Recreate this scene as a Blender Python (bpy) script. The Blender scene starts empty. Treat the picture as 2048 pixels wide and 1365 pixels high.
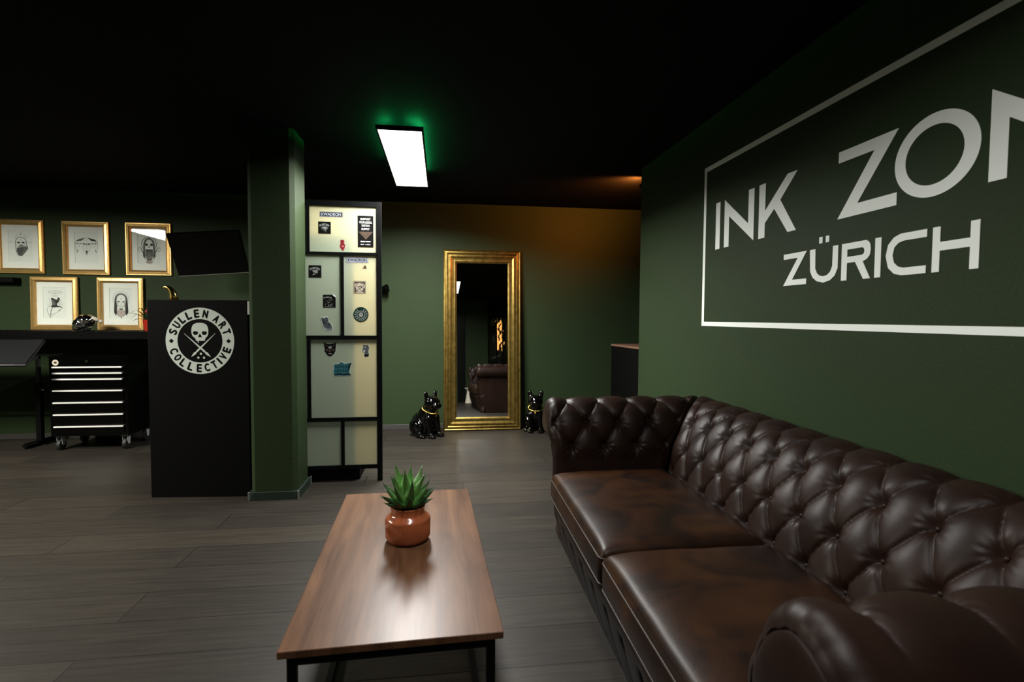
import bpy, bmesh, math, random
from mathutils import Vector, Matrix, noise

# ------------------------------------------------------------------ camera, world, exposure
sc = bpy.context.scene
COL = sc.collection
R_ = math.radians

def _rz(a): return Matrix.Rotation(a, 3, 'Z')
def _rx(a): return Matrix.Rotation(a, 3, 'X')
def _ry(a): return Matrix.Rotation(a, 3, 'Y')
cam_data = bpy.data.cameras.new('camera')
cam = bpy.data.objects.new('camera', cam_data)
COL.objects.link(cam)
M3 = _rz(R_(-7.66)) @ _rx(R_(-2.56)) @ _ry(R_(-0.354))
rt, fw, up = M3.col[0], M3.col[1], M3.col[2]
cm = Matrix(((rt[0], up[0], -fw[0], 0), (rt[1], up[1], -fw[1], 0), (rt[2], up[2], -fw[2], 1.25), (0, 0, 0, 1)))
cam.matrix_world = cm
cam_data.sensor_width = 36.0
cam_data.lens = 36.0 * 1045 / 2048
cam_data.clip_start = 0.02
cam_data.dof.use_dof = True
cam_data.dof.focus_distance = 3.3
cam_data.dof.aperture_fstop = 3.4
sc.camera = cam

w = bpy.data.worlds.new('world')
sc.world = w
w.use_nodes = True
w.node_tree.nodes['Background'].inputs[0].default_value = (0.55, 0.62, 0.60, 1)
w.node_tree.nodes['Background'].inputs[1].default_value = 0.0
sc.view_settings.view_transform = 'Standard'
sc.view_settings.look = 'None'
sc.view_settings.gamma = 1
sc.view_settings.exposure = 0.0
sc.view_settings.use_curve_mapping = False
try:
    sc.cycles.use_denoising = True
    sc.cycles.max_bounces = 10
    sc.cycles.diffuse_bounces = 5
    sc.cycles.glossy_bounces = 5
    sc.cycles.sample_clamp_indirect = 4.0
    sc.cycles.caustics_reflective = True
except Exception:
    pass
PANEL_W = 178.0          # power of the front ceiling panel
SIDE_W = 270.0           # power of the studio ceiling panel on the left
REAR_W = 28.0            # power of the small panel above the camera

# ------------------------------------------------------------------ materials
def new_mat(name):
    m = bpy.data.materials.new(name); m.use_nodes = True
    return m, m.node_tree, m.node_tree.nodes['Principled BSDF']

def pmat(name, col, rough=0.5, metal=0.0, coat=0.0, noise_amt=0.0, nscale=8.0, bump=0.0, bscale=60.0, emit=None, estr=0.0, spec=0.5, coat_rough=0.1):
    m, nt, b = new_mat(name)
    b.inputs['Base Color'].default_value = (*col, 1)
    b.inputs['Roughness'].default_value = rough
    b.inputs['Metallic'].default_value = metal
    b.inputs['Coat Weight'].default_value = coat
    b.inputs['Coat Roughness'].default_value = coat_rough
    b.inputs['Specular IOR Level'].default_value = spec
    if emit:
        b.inputs['Emission Color'].default_value = (*emit, 1)
        b.inputs['Emission Strength'].default_value = estr
    tc = nt.nodes.new('ShaderNodeTexCoord')
    if noise_amt > 0:
        n = nt.nodes.new('ShaderNodeTexNoise'); n.inputs['Scale'].default_value = nscale; n.inputs['Detail'].default_value = 5
        nt.links.new(tc.outputs['Object'], n.inputs['Vector'])
        mx = nt.nodes.new('ShaderNodeMix'); mx.data_type = 'RGBA'
        lo = tuple(c * (1 - noise_amt) for c in col); hi = tuple(min(1, c * (1 + noise_amt)) for c in col)
        mx.inputs[6].default_value = (*lo, 1); mx.inputs[7].default_value = (*hi, 1)
        nt.links.new(n.outputs['Fac'], mx.inputs[0]); nt.links.new(mx.outputs[2], b.inputs['Base Color'])
    if bump > 0:
        n2 = nt.nodes.new('ShaderNodeTexNoise'); n2.inputs['Scale'].default_value = bscale; n2.inputs['Detail'].default_value = 4
        nt.links.new(tc.outputs['Object'], n2.inputs['Vector'])
        bp = nt.nodes.new('ShaderNodeBump'); bp.inputs['Strength'].default_value = bump; bp.inputs['Distance'].default_value = 0.004
        nt.links.new(n2.outputs['Fac'], bp.inputs['Height']); nt.links.new(bp.outputs[0], b.inputs['Normal'])
    return m

GREEN = (0.0235, 0.0385, 0.0165)
m_green = pmat('green_wall_paint', GREEN, 0.55, noise_amt=0.05, nscale=3, bump=0.25, bscale=90, spec=0.10)
m_ceil = pmat('black_ceiling_paint', (0.0056, 0.0060, 0.0070), 0.8, spec=0.05, noise_amt=0.15, nscale=5)
m_base = pmat('grey_skirting', (0.045, 0.043, 0.040), 0.5, spec=0.2)
m_basecol = pmat('dark_green_skirting', (0.020, 0.030, 0.024), 0.45, spec=0.2)
m_baseedge = pmat('pale_skirting_joint', (0.12, 0.14, 0.115), 0.5)
m_black = pmat('black_powder_coat', (0.0022, 0.0025, 0.0025), 0.38, spec=0.12, bump=0.1, bscale=200)
m_blackmatte = pmat('black_matte_board', (0.0026, 0.0026, 0.0024), 0.6, spec=0.07, noise_amt=0.2, nscale=12)
m_blackgloss = pmat('black_gloss_paint', (0.0010, 0.0010, 0.0010), 0.14, spec=0.15)
m_shelf = pmat('black_shelf_board', (0.0013, 0.0013, 0.0012), 0.6, spec=0.05)
m_handle = pmat('bright_handle_metal', (0.92, 0.92, 0.90), 0.35, metal=0.35)
m_ceramic = pmat('black_glazed_ceramic', (0.0012, 0.0012, 0.0012), 0.05, spec=0.45)
m_screen = pmat('tv_screen_glass', (0.002, 0.002, 0.0022), 0.12, spec=0.15)
m_rubber = pmat('black_rubber', (0.008, 0.008, 0.008), 0.6)
m_chrome = pmat('polished_chrome', (0.85, 0.86, 0.87), 0.08, metal=1.0)
m_alu = pmat('satin_aluminium', (0.88, 0.88, 0.86), 0.28, metal=1.0)
m_zinc = pmat('zinc_bracket', (0.42, 0.46, 0.44), 0.4, metal=0.2)
m_vinyl = pmat('black_vinyl', (0.010, 0.0105, 0.012), 0.42, spec=0.25, bump=0.2, bscale=120)
m_gold = pmat('gold_leaf_frame', (0.80, 0.52, 0.19), 0.34, metal=0.85, noise_amt=0.25, nscale=30, bump=0.15, bscale=40)
m_brass = pmat('polished_gold', (0.75, 0.52, 0.15), 0.18, metal=1.0)
m_mat = pmat('white_mount_board', (0.86, 0.87, 0.83), 0.6)
m_paper = pmat('art_paper', (0.79, 0.82, 0.79), 0.6, noise_amt=0.04, nscale=20)
m_ink = pmat('black_ink', (0.02, 0.02, 0.02), 0.7)
m_inkgrey = pmat('grey_ink_wash', (0.13, 0.13, 0.13), 0.7, noise_amt=0.6, nscale=90)
m_inkpink = pmat('pink_ink_wash', (0.5, 0.42, 0.40), 0.7)
m_sign = pmat('sage_white_sign_paint', (0.86, 0.91, 0.85), 0.55)
m_logo = pmat('sage_white_vinyl', (0.66, 0.74, 0.67), 0.5)
m_print = pmat('white_print', (0.60, 0.60, 0.55), 0.5)
m_white = pmat('white_plastic', (0.75, 0.76, 0.72), 0.4)
m_bone = pmat('bone_white', (0.62, 0.58, 0.46), 0.4)
m_cream = pmat('cream_print', (0.50, 0.47, 0.38), 0.5)
m_stblack = pmat('sticker_black', (0.003, 0.003, 0.003), 0.5, spec=0.1)
m_stgrey = pmat('sticker_grey_print', (0.22, 0.235, 0.22), 0.5)
m_stbrown = pmat('sticker_brown', (0.055, 0.035, 0.02), 0.5, noise_amt=0.5, nscale=60)
m_stred = pmat('sticker_red', (0.15, 0.008, 0.012), 0.4)
m_stteal = pmat('sticker_teal', (0.018, 0.095, 0.115), 0.45, noise_amt=0.5, nscale=60)
m_stdkteal = pmat('sticker_dark_green', (0.004, 0.018, 0.013), 0.5, spec=0.1)
m_ststeel = pmat('sticker_steel_blue', (0.06, 0.07, 0.08), 0.45, noise_amt=0.5, nscale=60)
m_stborder = pmat('sticker_pale_border', (0.50, 0.55, 0.48), 0.5)
m_stsilver = pmat('sticker_silver', (0.34, 0.37, 0.44), 0.4)
m_terra = pmat('glazed_terracotta', (0.34, 0.092, 0.034), 0.2, coat=0.25, noise_amt=0.08, nscale=30)
m_soil = pmat('dark_soil', (0.012, 0.010, 0.007), 0.9, bump=0.8, bscale=80)
m_redpot = pmat('red_glazed_pot', (0.35, 0.02, 0.012), 0.2, coat=0.5)
m_flower = pmat('red_petal', (0.22, 0.008, 0.012), 0.5)
m_leafdark = pmat('dark_green_leaf', (0.02, 0.05, 0.012), 0.4)
m_copper = pmat('copper_counter_top', (0.50, 0.27, 0.18), 0.3, metal=0.6)
m_mirror = pmat('mirror_silver', (0.90, 0.91, 0.90), 0.0, metal=1.0)
m_emit_panel = pmat('led_diffuser', (0.9, 0.9, 0.9), 0.5, emit=(1.0, 0.985, 0.95), estr=5.0)
m_emit_side = pmat('led_diffuser_studio', (0.9, 0.9, 0.9), 0.5, emit=(1.0, 0.95, 0.84), estr=5.0)
m_emit_rear = pmat('led_diffuser_rear', (0.9, 0.9, 0.9), 0.5, emit=(1.0, 0.98, 0.95), estr=1.5)
m_emit_green = pmat('green_led_strip', (0.1, 0.5, 0.2), 0.5, emit=(0.02, 1.0, 0.25), estr=170.0)
m_emit_amber = pmat('amber_glass_bulb', (0.6, 0.25, 0.05), 0.1, emit=(1.0, 0.45, 0.12), estr=1.6)

def mat_antique():
    m, nt, b = new_mat('antique_gold_frame')
    tc = nt.nodes.new('ShaderNodeTexCoord'); n = nt.nodes.new('ShaderNodeTexNoise')
    n.inputs['Scale'].default_value = 22; n.inputs['Detail'].default_value = 4
    nt.links.new(tc.outputs['Object'], n.inputs['Vector'])
    cr = nt.nodes.new('ShaderNodeValToRGB')
    cr.color_ramp.elements[0].position = 0.3; cr.color_ramp.elements[0].color = (0.20, 0.135, 0.03, 1)
    cr.color_ramp.elements[1].position = 0.7; cr.color_ramp.elements[1].color = (0.38, 0.26, 0.07, 1)
    nt.links.new(n.outputs['Fac'], cr.inputs[0]); nt.links.new(cr.outputs[0], b.inputs['Base Color'])
    b.inputs['Metallic'].default_value = 0.9; b.inputs['Roughness'].default_value = 0.3
    return m
m_antique = mat_antique()

def mat_floor():
    m, nt, b = new_mat('dark_oak_laminate')
    tc = nt.nodes.new('ShaderNodeTexCoord')
    mp = nt.nodes.new('ShaderNodeMapping')
    mp.inputs['Location'].default_value = (1.311 + 14.72, -2.03 + 0.236 * 40, 0)
    nt.links.new(tc.outputs['Object'], mp.inputs['Vector'])
    br = nt.nodes.new('ShaderNodeTexBrick')
    br.inputs['Scale'].default_value = 1.0
    br.inputs['Brick Width'].default_value = 1.472; br.inputs['Row Height'].default_value = 0.236
    br.inputs['Mortar Size'].default_value = 0.0025; br.inputs['Mortar Smooth'].default_value = 0.2
    br.offset = 0.5; br.offset_frequency = 2
    br.inputs['Color1'].default_value = (0.028, 0.0243, 0.0196, 1); br.inputs['Color2'].default_value = (0.0185, 0.0166, 0.0143, 1)
    br.inputs['Mortar'].default_value = (0.0035, 0.003, 0.0025, 1)
    nt.links.new(mp.outputs[0], br.inputs['Vector'])
    st = nt.nodes.new('ShaderNodeMapping'); st.inputs['Scale'].default_value = (1.3, 26, 1)
    nt.links.new(tc.outputs['Object'], st.inputs['Vector'])
    n = nt.nodes.new('ShaderNodeTexNoise'); n.inputs['Scale'].default_value = 2.2; n.inputs['Detail'].default_value = 8; n.inputs['Roughness'].default_value = 0.62
    n.inputs['Distortion'].default_value = 0.6
    nt.links.new(st.outputs[0], n.inputs['Vector'])
    cr = nt.nodes.new('ShaderNodeValToRGB')
    cr.color_ramp.elements[0].position = 0.30; cr.color_ramp.elements[0].color = (0.62, 0.60, 0.59, 1)
    cr.color_ramp.elements[1].position = 0.72; cr.color_ramp.elements[1].color = (1.36, 1.31, 1.24, 1)
    nt.links.new(n.outputs['Fac'], cr.inputs[0])
    mx = nt.nodes.new('ShaderNodeMix'); mx.data_type = 'RGBA'; mx.blend_type = 'MULTIPLY'; mx.inputs[0].default_value = 1
    nt.links.new(br.outputs['Color'], mx.inputs[6]); nt.links.new(cr.outputs[0], mx.inputs[7])
    nt.links.new(mx.outputs[2], b.inputs['Base Color'])
    b.inputs['Roughness'].default_value = 0.45
    b.inputs['Specular IOR Level'].default_value = 0.2
    bp = nt.nodes.new('ShaderNodeBump'); bp.inputs['Strength'].default_value = 0.35; bp.inputs['Distance'].default_value = 0.002
    ad = nt.nodes.new('ShaderNodeMath'); ad.operation = 'MULTIPLY_ADD'; ad.inputs[1].default_value = -1.5
    nt.links.new(br.outputs['Fac'], ad.inputs[0]); nt.links.new(n.outputs['Fac'], ad.inputs[2])
    nt.links.new(ad.outputs[0], bp.inputs['Height']); nt.links.new(bp.outputs[0], b.inputs['Normal'])
    return m
m_floor = mat_floor()

def mat_walnut():
    m, nt, b = new_mat('walnut_veneer')
    tc = nt.nodes.new('ShaderNodeTexCoord')
    mp = nt.nodes.new('ShaderNodeMapping'); mp.inputs['Scale'].default_value = (9, 0.9, 1)
    nt.links.new(tc.outputs['Object'], mp.inputs['Vector'])
    n = nt.nodes.new('ShaderNodeTexNoise'); n.inputs['Scale'].default_value = 2.0; n.inputs['Detail'].default_value = 7; n.inputs['Distortion'].default_value = 0.8
    nt.links.new(mp.outputs[0], n.inputs['Vector'])
    mp2 = nt.nodes.new('ShaderNodeMapping'); mp2.inputs['Scale'].default_value = (60, 2.2, 1)
    nt.links.new(tc.outputs['Object'], mp2.inputs['Vector'])
    n2 = nt.nodes.new('ShaderNodeTexNoise'); n2.inputs['Scale'].default_value = 3.0; n2.inputs['Detail'].default_value = 5
    nt.links.new(mp2.outputs[0], n2.inputs['Vector'])
    ad = nt.nodes.new('ShaderNodeMath'); ad.operation = 'MULTIPLY_ADD'; ad.inputs[1].default_value = 0.35
    nt.links.new(n2.outputs['Fac'], ad.inputs[0]); nt.links.new(n.outputs['Fac'], ad.inputs[2])
    cr = nt.nodes.new('ShaderNodeValToRGB'); e = cr.color_ramp.elements
    e[0].position = 0.42; e[0].color = (0.052, 0.022, 0.0110, 1)
    e[1].position = 0.92; e[1].color = (0.150, 0.074, 0.037, 1)
    x = e.new(0.66); x.color = (0.100, 0.046, 0.023, 1)
    nt.links.new(ad.outputs[0], cr.inputs[0]); nt.links.new(cr.outputs[0], b.inputs['Base Color'])
    b.inputs['Roughness'].default_value = 0.32; b.inputs['Specular IOR Level'].default_value = 0.13
    return m
m_walnut = mat_walnut()

def mat_leather(name, lo, hi, rough):
    m, nt, b = new_mat(name)
    tc = nt.nodes.new('ShaderNodeTexCoord')
    n = nt.nodes.new('ShaderNodeTexNoise'); n.inputs['Scale'].default_value = 5.0; n.inputs['Detail'].default_value = 4; n.inputs['Distortion'].default_value = 0.7
    nt.links.new(tc.outputs['Object'], n.inputs['Vector'])
    cr = nt.nodes.new('ShaderNodeValToRGB'); e = cr.color_ramp.elements
    e[0].position = 0.36; e[0].color = (*lo, 1); e[1].position = 0.68; e[1].color = (*hi, 1)
    nt.links.new(n.outputs['Fac'], cr.inputs[0]); nt.links.new(cr.outputs[0], b.inputs['Base Color'])
    v = nt.nodes.new('ShaderNodeTexVoronoi'); v.inputs['Scale'].default_value = 320
    nt.links.new(tc.outputs['Object'], v.inputs['Vector'])
    n3 = nt.nodes.new('ShaderNodeTexNoise'); n3.inputs['Scale'].default_value = 24; n3.inputs['Detail'].default_value = 6
    nt.links.new(tc.outputs['Object'], n3.inputs['Vector'])
    ma = nt.nodes.new('ShaderNodeMath'); ma.operation = 'MULTIPLY_ADD'; ma.inputs[1].default_value = 0.25
    nt.links.new(v.outputs['Distance'], ma.inputs[0]); nt.links.new(n3.outputs['Fac'], ma.inputs[2])
    bp = nt.nodes.new('ShaderNodeBump'); bp.inputs['Strength'].default_value = 0.12; bp.inputs['Distance'].default_value = 0.004
    nt.links.new(ma.outputs[0], bp.inputs['Height']); nt.links.new(bp.outputs[0], b.inputs['Normal'])
    b.inputs['Roughness'].default_value = rough
    b.inputs['Specular IOR Level'].default_value = 0.155
    return m
m_leather = mat_leather('dark_brown_leather', (0.0095, 0.0042, 0.0028), (0.0165, 0.0072, 0.0043), 0.44)
m_leatherseat = mat_leather('rubbed_brown_leather', (0.0075, 0.0030, 0.0016), (0.030, 0.0108, 0.0032), 0.42)
m_piping = pmat('leather_piping', (0.022, 0.0135, 0.0095), 0.45, spec=0.25)

def mat_frost():
    m, nt, b = new_mat('frosted_acrylic')
    out = nt.nodes['Material Output']
    d = nt.nodes.new('ShaderNodeBsdfDiffuse'); d.inputs['Color'].default_value = (0.42, 0.52, 0.42, 1)
    t = nt.nodes.new('ShaderNodeBsdfTranslucent'); t.inputs['Color'].default_value = (0.84, 0.68, 0.38, 1)
    g = nt.nodes.new('ShaderNodeBsdfGlossy'); g.inputs['Roughness'].default_value = 0.35; g.inputs['Color'].default_value = (0.8, 0.85, 0.8, 1)
    m1 = nt.nodes.new('ShaderNodeMixShader'); m1.inputs[0].default_value = 0.5
    m2 = nt.nodes.new('ShaderNodeMixShader'); m2.inputs[0].default_value = 0.06
    nt.links.new(d.outputs[0], m1.inputs[1]); nt.links.new(t.outputs[0], m1.inputs[2])
    nt.links.new(m1.outputs[0], m2.inputs[1]); nt.links.new(g.outputs[0], m2.inputs[2])
    nt.links.new(m2.outputs[0], out.inputs[0])
    return m
m_frost = mat_frost()

def mat_clear(name='clear_picture_glass'):
    m, nt, b = new_mat(name)
    out = nt.nodes['Material Output']
    t = nt.nodes.new('ShaderNodeBsdfTransparent'); t.inputs[0].default_value = (0.95, 0.96, 0.95, 1)
    g = nt.nodes.new('ShaderNodeBsdfGlossy'); g.inputs['Roughness'].default_value = 0.02
    fr = nt.nodes.new('ShaderNodeFresnel'); fr.inputs[0].default_value = 1.45
    mx = nt.nodes.new('ShaderNodeMixShader')
    nt.links.new(fr.outputs[0], mx.inputs[0]); nt.links.new(t.outputs[0], mx.inputs[1]); nt.links.new(g.outputs[0], mx.inputs[2])
    nt.links.new(mx.outputs[0], out.inputs[0])
    return m
m_glass = mat_clear()

def mat_succulent():
    m, nt, b = new_mat('succulent_leaf')
    at = nt.nodes.new('ShaderNodeAttribute'); at.attribute_name = 'along_shade'
    cr = nt.nodes.new('ShaderNodeValToRGB'); e = cr.color_ramp.elements
    e[0].position = 0.0; e[0].color = (0.50, 0.64, 0.24, 1); e[1].position = 1.0; e[1].color = (0.012, 0.050, 0.012, 1)
    x = e.new(0.55); x.color = (0.13, 0.32, 0.07, 1)
    nt.links.new(at.outputs['Fac'], cr.inputs[0]); nt.links.new(cr.outputs[0], b.inputs['Base Color'])
    b.inputs['Roughness'].default_value = 0.35
    b.inputs['Subsurface Weight'].default_value = 0.15; b.inputs['Subsurface Radius'].default_value = (0.01, 0.02, 0.005)
    return m
m_succ = mat_succulent()

# ------------------------------------------------------------------ mesh helpers
def V(*a): return Vector(a)

def obj(name, bm, mats, parent=None, smooth=False, loc=None):
    me = bpy.data.meshes.new(name)
    bmesh.ops.recalc_face_normals(bm, faces=bm.faces[:]) if smooth is not None and getattr(bm, '_rec', True) is True and not FLAT.get(id(bm)) else None
    bm.to_mesh(me); bm.free()
    for m in (mats if isinstance(mats, (list, tuple)) else [mats]): me.materials.append(m)
    if smooth:
        me.polygons.foreach_set('use_smooth', [True] * len(me.polygons))
        if smooth is not True:
            me.set_sharp_from_angle(angle=math.radians(smooth))
    o = bpy.data.objects.new(name, me); COL.objects.link(o)
    if parent: o.parent = parent
    if loc: o.location = loc
    return o
FLAT = {}

def thing(name, label, cat, loc=(0, 0, 0), rot=(0, 0, 0), group=None):
    o = bpy.data.objects.new(name, None); COL.objects.link(o)
    o.empty_display_size = 0.05
    o.location = loc; o.rotation_euler = rot
    o['label'] = label; o['category'] = cat
    if group: o['group'] = group
    return o

def tag(o, label, cat, group=None):
    o['label'] = label; o['category'] = cat
    if group: o['group'] = group
    return o

def struct(name, bm, m, smooth=False, label=None):
    o = obj(name, bm, m, smooth=smooth); o['kind'] = 'structure'
    return o

def nbm(): return bmesh.new()

def box(bm, x0, x1, y0, y1, z0, z1, bev=0.0, mi=0, seg=2):
    vs = [bm.verts.new((x, y, z)) for z in (z0, z1) for y in (y0, y1) for x in (x0, x1)]
    fs = []
    for q in ((0, 2, 3, 1), (4, 5, 7, 6), (0, 1, 5, 4), (2, 6, 7, 3), (0, 4, 6, 2), (1, 3, 7, 5)):
        f = bm.faces.new([vs[i] for i in q]); f.material_index = mi; fs.append(f)
    if bev > 0:
        es = list({e for f in fs for e in f.edges})
        bmesh.ops.bevel(bm, geom=es, offset=bev, segments=seg, affect='EDGES', profile=0.7, material=-1)
    return vs

def tube(bm, pts, r, n=10, closed=False, mi=0, cap=True):
    pts = [Vector(p) for p in pts]; rs = r if isinstance(r, (list, tuple)) else [r] * len(pts)
    rings = []; N = len(pts); prev = None
    for i, p in enumerate(pts):
        if closed: t = (pts[(i + 1) % N] - pts[i - 1])
        else: t = pts[min(i + 1, N - 1)] - pts[max(i - 1, 0)]
        t.normalize()
        if prev is None:
            a = Vector((0, 0, 1)) if abs(t.z) < 0.9 else Vector((1, 0, 0))
            u = t.cross(a).normalized()
        else:
            u = (prev - t * prev.dot(t)).normalized()
        prev = u; v = t.cross(u)
        rings.append([bm.verts.new(p + (u * math.cos(2 * math.pi * k / n) + v * math.sin(2 * math.pi * k / n)) * rs[i]) for k in range(n)])
    M = N if closed else N - 1
    for i in range(M):
        a, b = rings[i], rings[(i + 1) % N]
        for k in range(n):
            f = bm.faces.new((a[k], a[(k + 1) % n], b[(k + 1) % n], b[k])); f.material_index = mi
    if cap and not closed:
        bm.faces.new(rings[0][::-1]).material_index = mi; bm.faces.new(rings[-1]).material_index = mi

def lathe(bm, prof, c=(0, 0, 0), n=40, mi=0, axis='Z', caps=True, rib=None):
    rings = []
    for j, (r, h) in enumerate(prof):
        ring = []
        for k in range(n):
            a = 2 * math.pi * k / n; rr = r
            if rib and rib[0] <= j <= rib[1]: rr = r + (rib[2] if k % 2 else -rib[2])
            x, y = rr * math.cos(a), rr * math.sin(a)
            p = (x, y, h) if axis == 'Z' else ((x, h, y) if axis == 'Y' else (h, x, y))
            ring.append(bm.verts.new((p[0] + c[0], p[1] + c[1], p[2] + c[2])))
        rings.append(ring)
    for a, b in zip(rings, rings[1:]):
        for k in range(n):
            f = bm.faces.new((a[k], a[(k + 1) % n], b[(k + 1) % n], b[k])); f.material_index = mi
    if caps:
        bm.faces.new(rings[0][::-1]).material_index = mi; bm.faces.new(rings[-1]).material_index = mi

def ball(bm, c, r, seg=16, rg=10, mi=0, rot=None):
    r = r if isinstance(r, (list, tuple)) else (r, r, r)
    m = Matrix.Translation(c) @ (rot.to_4x4() if rot is not None else Matrix.Identity(4)) @ Matrix.Diagonal((r[0], r[1], r[2], 1))
    res = bmesh.ops.create_uvsphere(bm, u_segments=seg, v_segments=rg, radius=1, matrix=m)
    for v in res['verts']:
        for f in v.link_faces: f.material_index = mi

class Pl:
    """a flat working plane: origin, right, up; faces are slabs standing out of it"""
    def __init__(s, o, u, v): s.o, s.u, s.v = Vector(o), Vector(u).normalized(), Vector(v).normalized(); s.n = s.u.cross(s.v)
    def p(s, a, b, d=0): return s.o + s.u * a + s.v * b + s.n * d

def slab(bm, pl, pts, d0, d1, mi=0):
    """solid polygon between depths d0 and d1 in front of the plane"""
    ar = sum(pts[i][0] * pts[(i + 1) % len(pts)][1] - pts[(i + 1) % len(pts)][0] * pts[i][1] for i in range(len(pts)))
    if ar < 0: pts = pts[::-1]
    f = [bm.verts.new(pl.p(a, b, d1)) for a, b in pts]; k = [bm.verts.new(pl.p(a, b, d0)) for a, b in pts]
    bm.faces.new(f).material_index = mi
    bm.faces.new(k[::-1]).material_index = mi
    n = len(pts)
    for i in range(n):
        bm.faces.new((k[i], k[(i + 1) % n], f[(i + 1) % n], f[i])).material_index = mi

def ell(cx, cy, rx, ry=None, n=32, a0=0, a1=360):
    ry = rx if ry is None else ry
    full = abs(a1 - a0) >= 360
    N = n if full else n + 1
    return [(cx + rx * math.cos(R_(a0 + (a1 - a0) * i / n)), cy + ry * math.sin(R_(a0 + (a1 - a0) * i / n))) for i in range(N)]

def ring(bm, pl, outer, inner, d0, d1, mi=0):
    n = len(outer)
    A = [[bm.verts.new(pl.p(a, b, d)) for a, b in L] for d in (d0, d1) for L in (outer, inner)]
    o0, i0, o1, i1 = A
    for k in range(n):
        j = (k + 1) % n
        for q in ((o1[k], o1[j], i1[j], i1[k]), (o0[k], i0[k], i0[j], o0[j]), (o0[k], o0[j], o1[j], o1[k]), (i0[k], i1[k], i1[j], i0[j])):
            bm.faces.new(q).material_index = mi

def stroke(bm, pl, pts, wd, d0, d1, mi=0):
    """flat brush line of varying width"""
    n = len(pts); ws = wd if isinstance(wd, (list, tuple)) else [wd] * n
    L, Rr = [], []
    for i in range(n):
        a = Vector(pts[max(i - 1, 0)]); b = Vector(pts[min(i + 1, n - 1)]); t = (b - a)
        if t.length < 1e-9: t = Vector((1, 0))
        t.normalize(); q = Vector((-t.y, t.x)) * ws[i] / 2
        L.append((pts[i][0] + q.x, pts[i][1] + q.y)); Rr.append((pts[i][0] - q.x, pts[i][1] - q.y))
    for i in range(n - 1):
        slab(bm, pl, [Rr[i], Rr[i + 1], L[i + 1], L[i]], d0, d1, mi)

_tc = {}
def text_polys(s):
    if s in _tc: return _tc[s]
    cu = bpy.data.curves.new('t', 'FONT'); cu.body = s; cu.size = 1.0; cu.resolution_u = 4
    o = bpy.data.objects.new('t', cu); COL.objects.link(o)
    bpy.context.view_layer.update()
    me = bpy.data.meshes.new_from_object(o.evaluated_get(bpy.context.evaluated_depsgraph_get()))
    vs = [(v.co.x, v.co.y) for v in me.vertices]; fs = [tuple(p.vertices) for p in me.polygons]
    bpy.data.objects.remove(o); bpy.data.meshes.remove(me); bpy.data.curves.remove(cu)
    _tc[s] = (vs, fs); return vs, fs

def text(bm, pl, s, cx, cy, wd, ht, d, mi=0, rot=0.0, bold=0.0):
    vs, fs = text_polys(s)
    if not vs: return
    x0, x1 = min(v[0] for v in vs), max(v[0] for v in vs); y0, y1 = min(v[1] for v in vs), max(v[1] for v in vs)
    c, sn = math.cos(rot), math.sin(rot)
    offs = [(0, 0)] if bold == 0 else [(-bold, 0), (bold, 0), (0, bold), (0, -bold)]
    for k, (ox, oy) in enumerate(offs):
        out = []
        for x, y in vs:
            a = (x - (x0 + x1) / 2) / (x1 - x0) * wd + ox; b = (y - (y0 + y1) / 2) / (y1 - y0) * ht + oy
            out.append(bm.verts.new(pl.p(cx + a * c - b * sn, cy + a * sn + b * c, d + k * 0.00006)))
        for f in fs:
            try: bm.faces.new([out[i] for i in f]).material_index = mi
            except ValueError: pass

def fobj(name, bm, mats, parent=None, smooth=False):
    """flat-art object: keep the face normals as written"""
    me = bpy.data.meshes.new(name); bm.to_mesh(me); bm.free()
    for m in (mats if isinstance(mats, (list, tuple)) else [mats]): me.materials.append(m)
    o = bpy.data.objects.new(name, me); COL.objects.link(o)
    if parent: o.parent = parent
    return o

def blob(name, bm, mat, parent, voxel=0.008, smooth_it=6, push=None):
    """fuse overlapping solids into one continuous skin"""
    me = bpy.data.meshes.new(name + '_raw'); bm.to_mesh(me); bm.free()
    o = bpy.data.objects.new(name + '_raw', me); COL.objects.link(o)
    r = o.modifiers.new('r', 'REMESH'); r.mode = 'VOXEL'; r.voxel_size = voxel; r.use_smooth_shade = True
    s = o.modifiers.new('s', 'SMOOTH'); s.factor = 0.5; s.iterations = smooth_it
    bpy.context.view_layer.update()
    m2 = bpy.data.meshes.new_from_object(o.evaluated_get(bpy.context.evaluated_depsgraph_get()))
    bpy.data.objects.remove(o); bpy.data.meshes.remove(me)
    m2.name = name
    if push:
        for v in m2.vertices: v.co = push(v.co.copy())
    m2.materials.clear(); m2.materials.append(mat)
    m2.polygons.foreach_set('use_smooth', [True] * len(m2.polygons))
    q = bpy.data.objects.new(name, m2); COL.objects.link(q); q.parent = parent
    return q

def capsule(bm, a, b, ra, rb, n=14):
    a, b = Vector(a), Vector(b)
    ball(bm, a, ra, n, 8); ball(bm, b, rb, n, 8)
    tube(bm, [a, a.lerp(b, 0.5), b], [ra, (ra + rb) / 2, rb], n)

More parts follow.
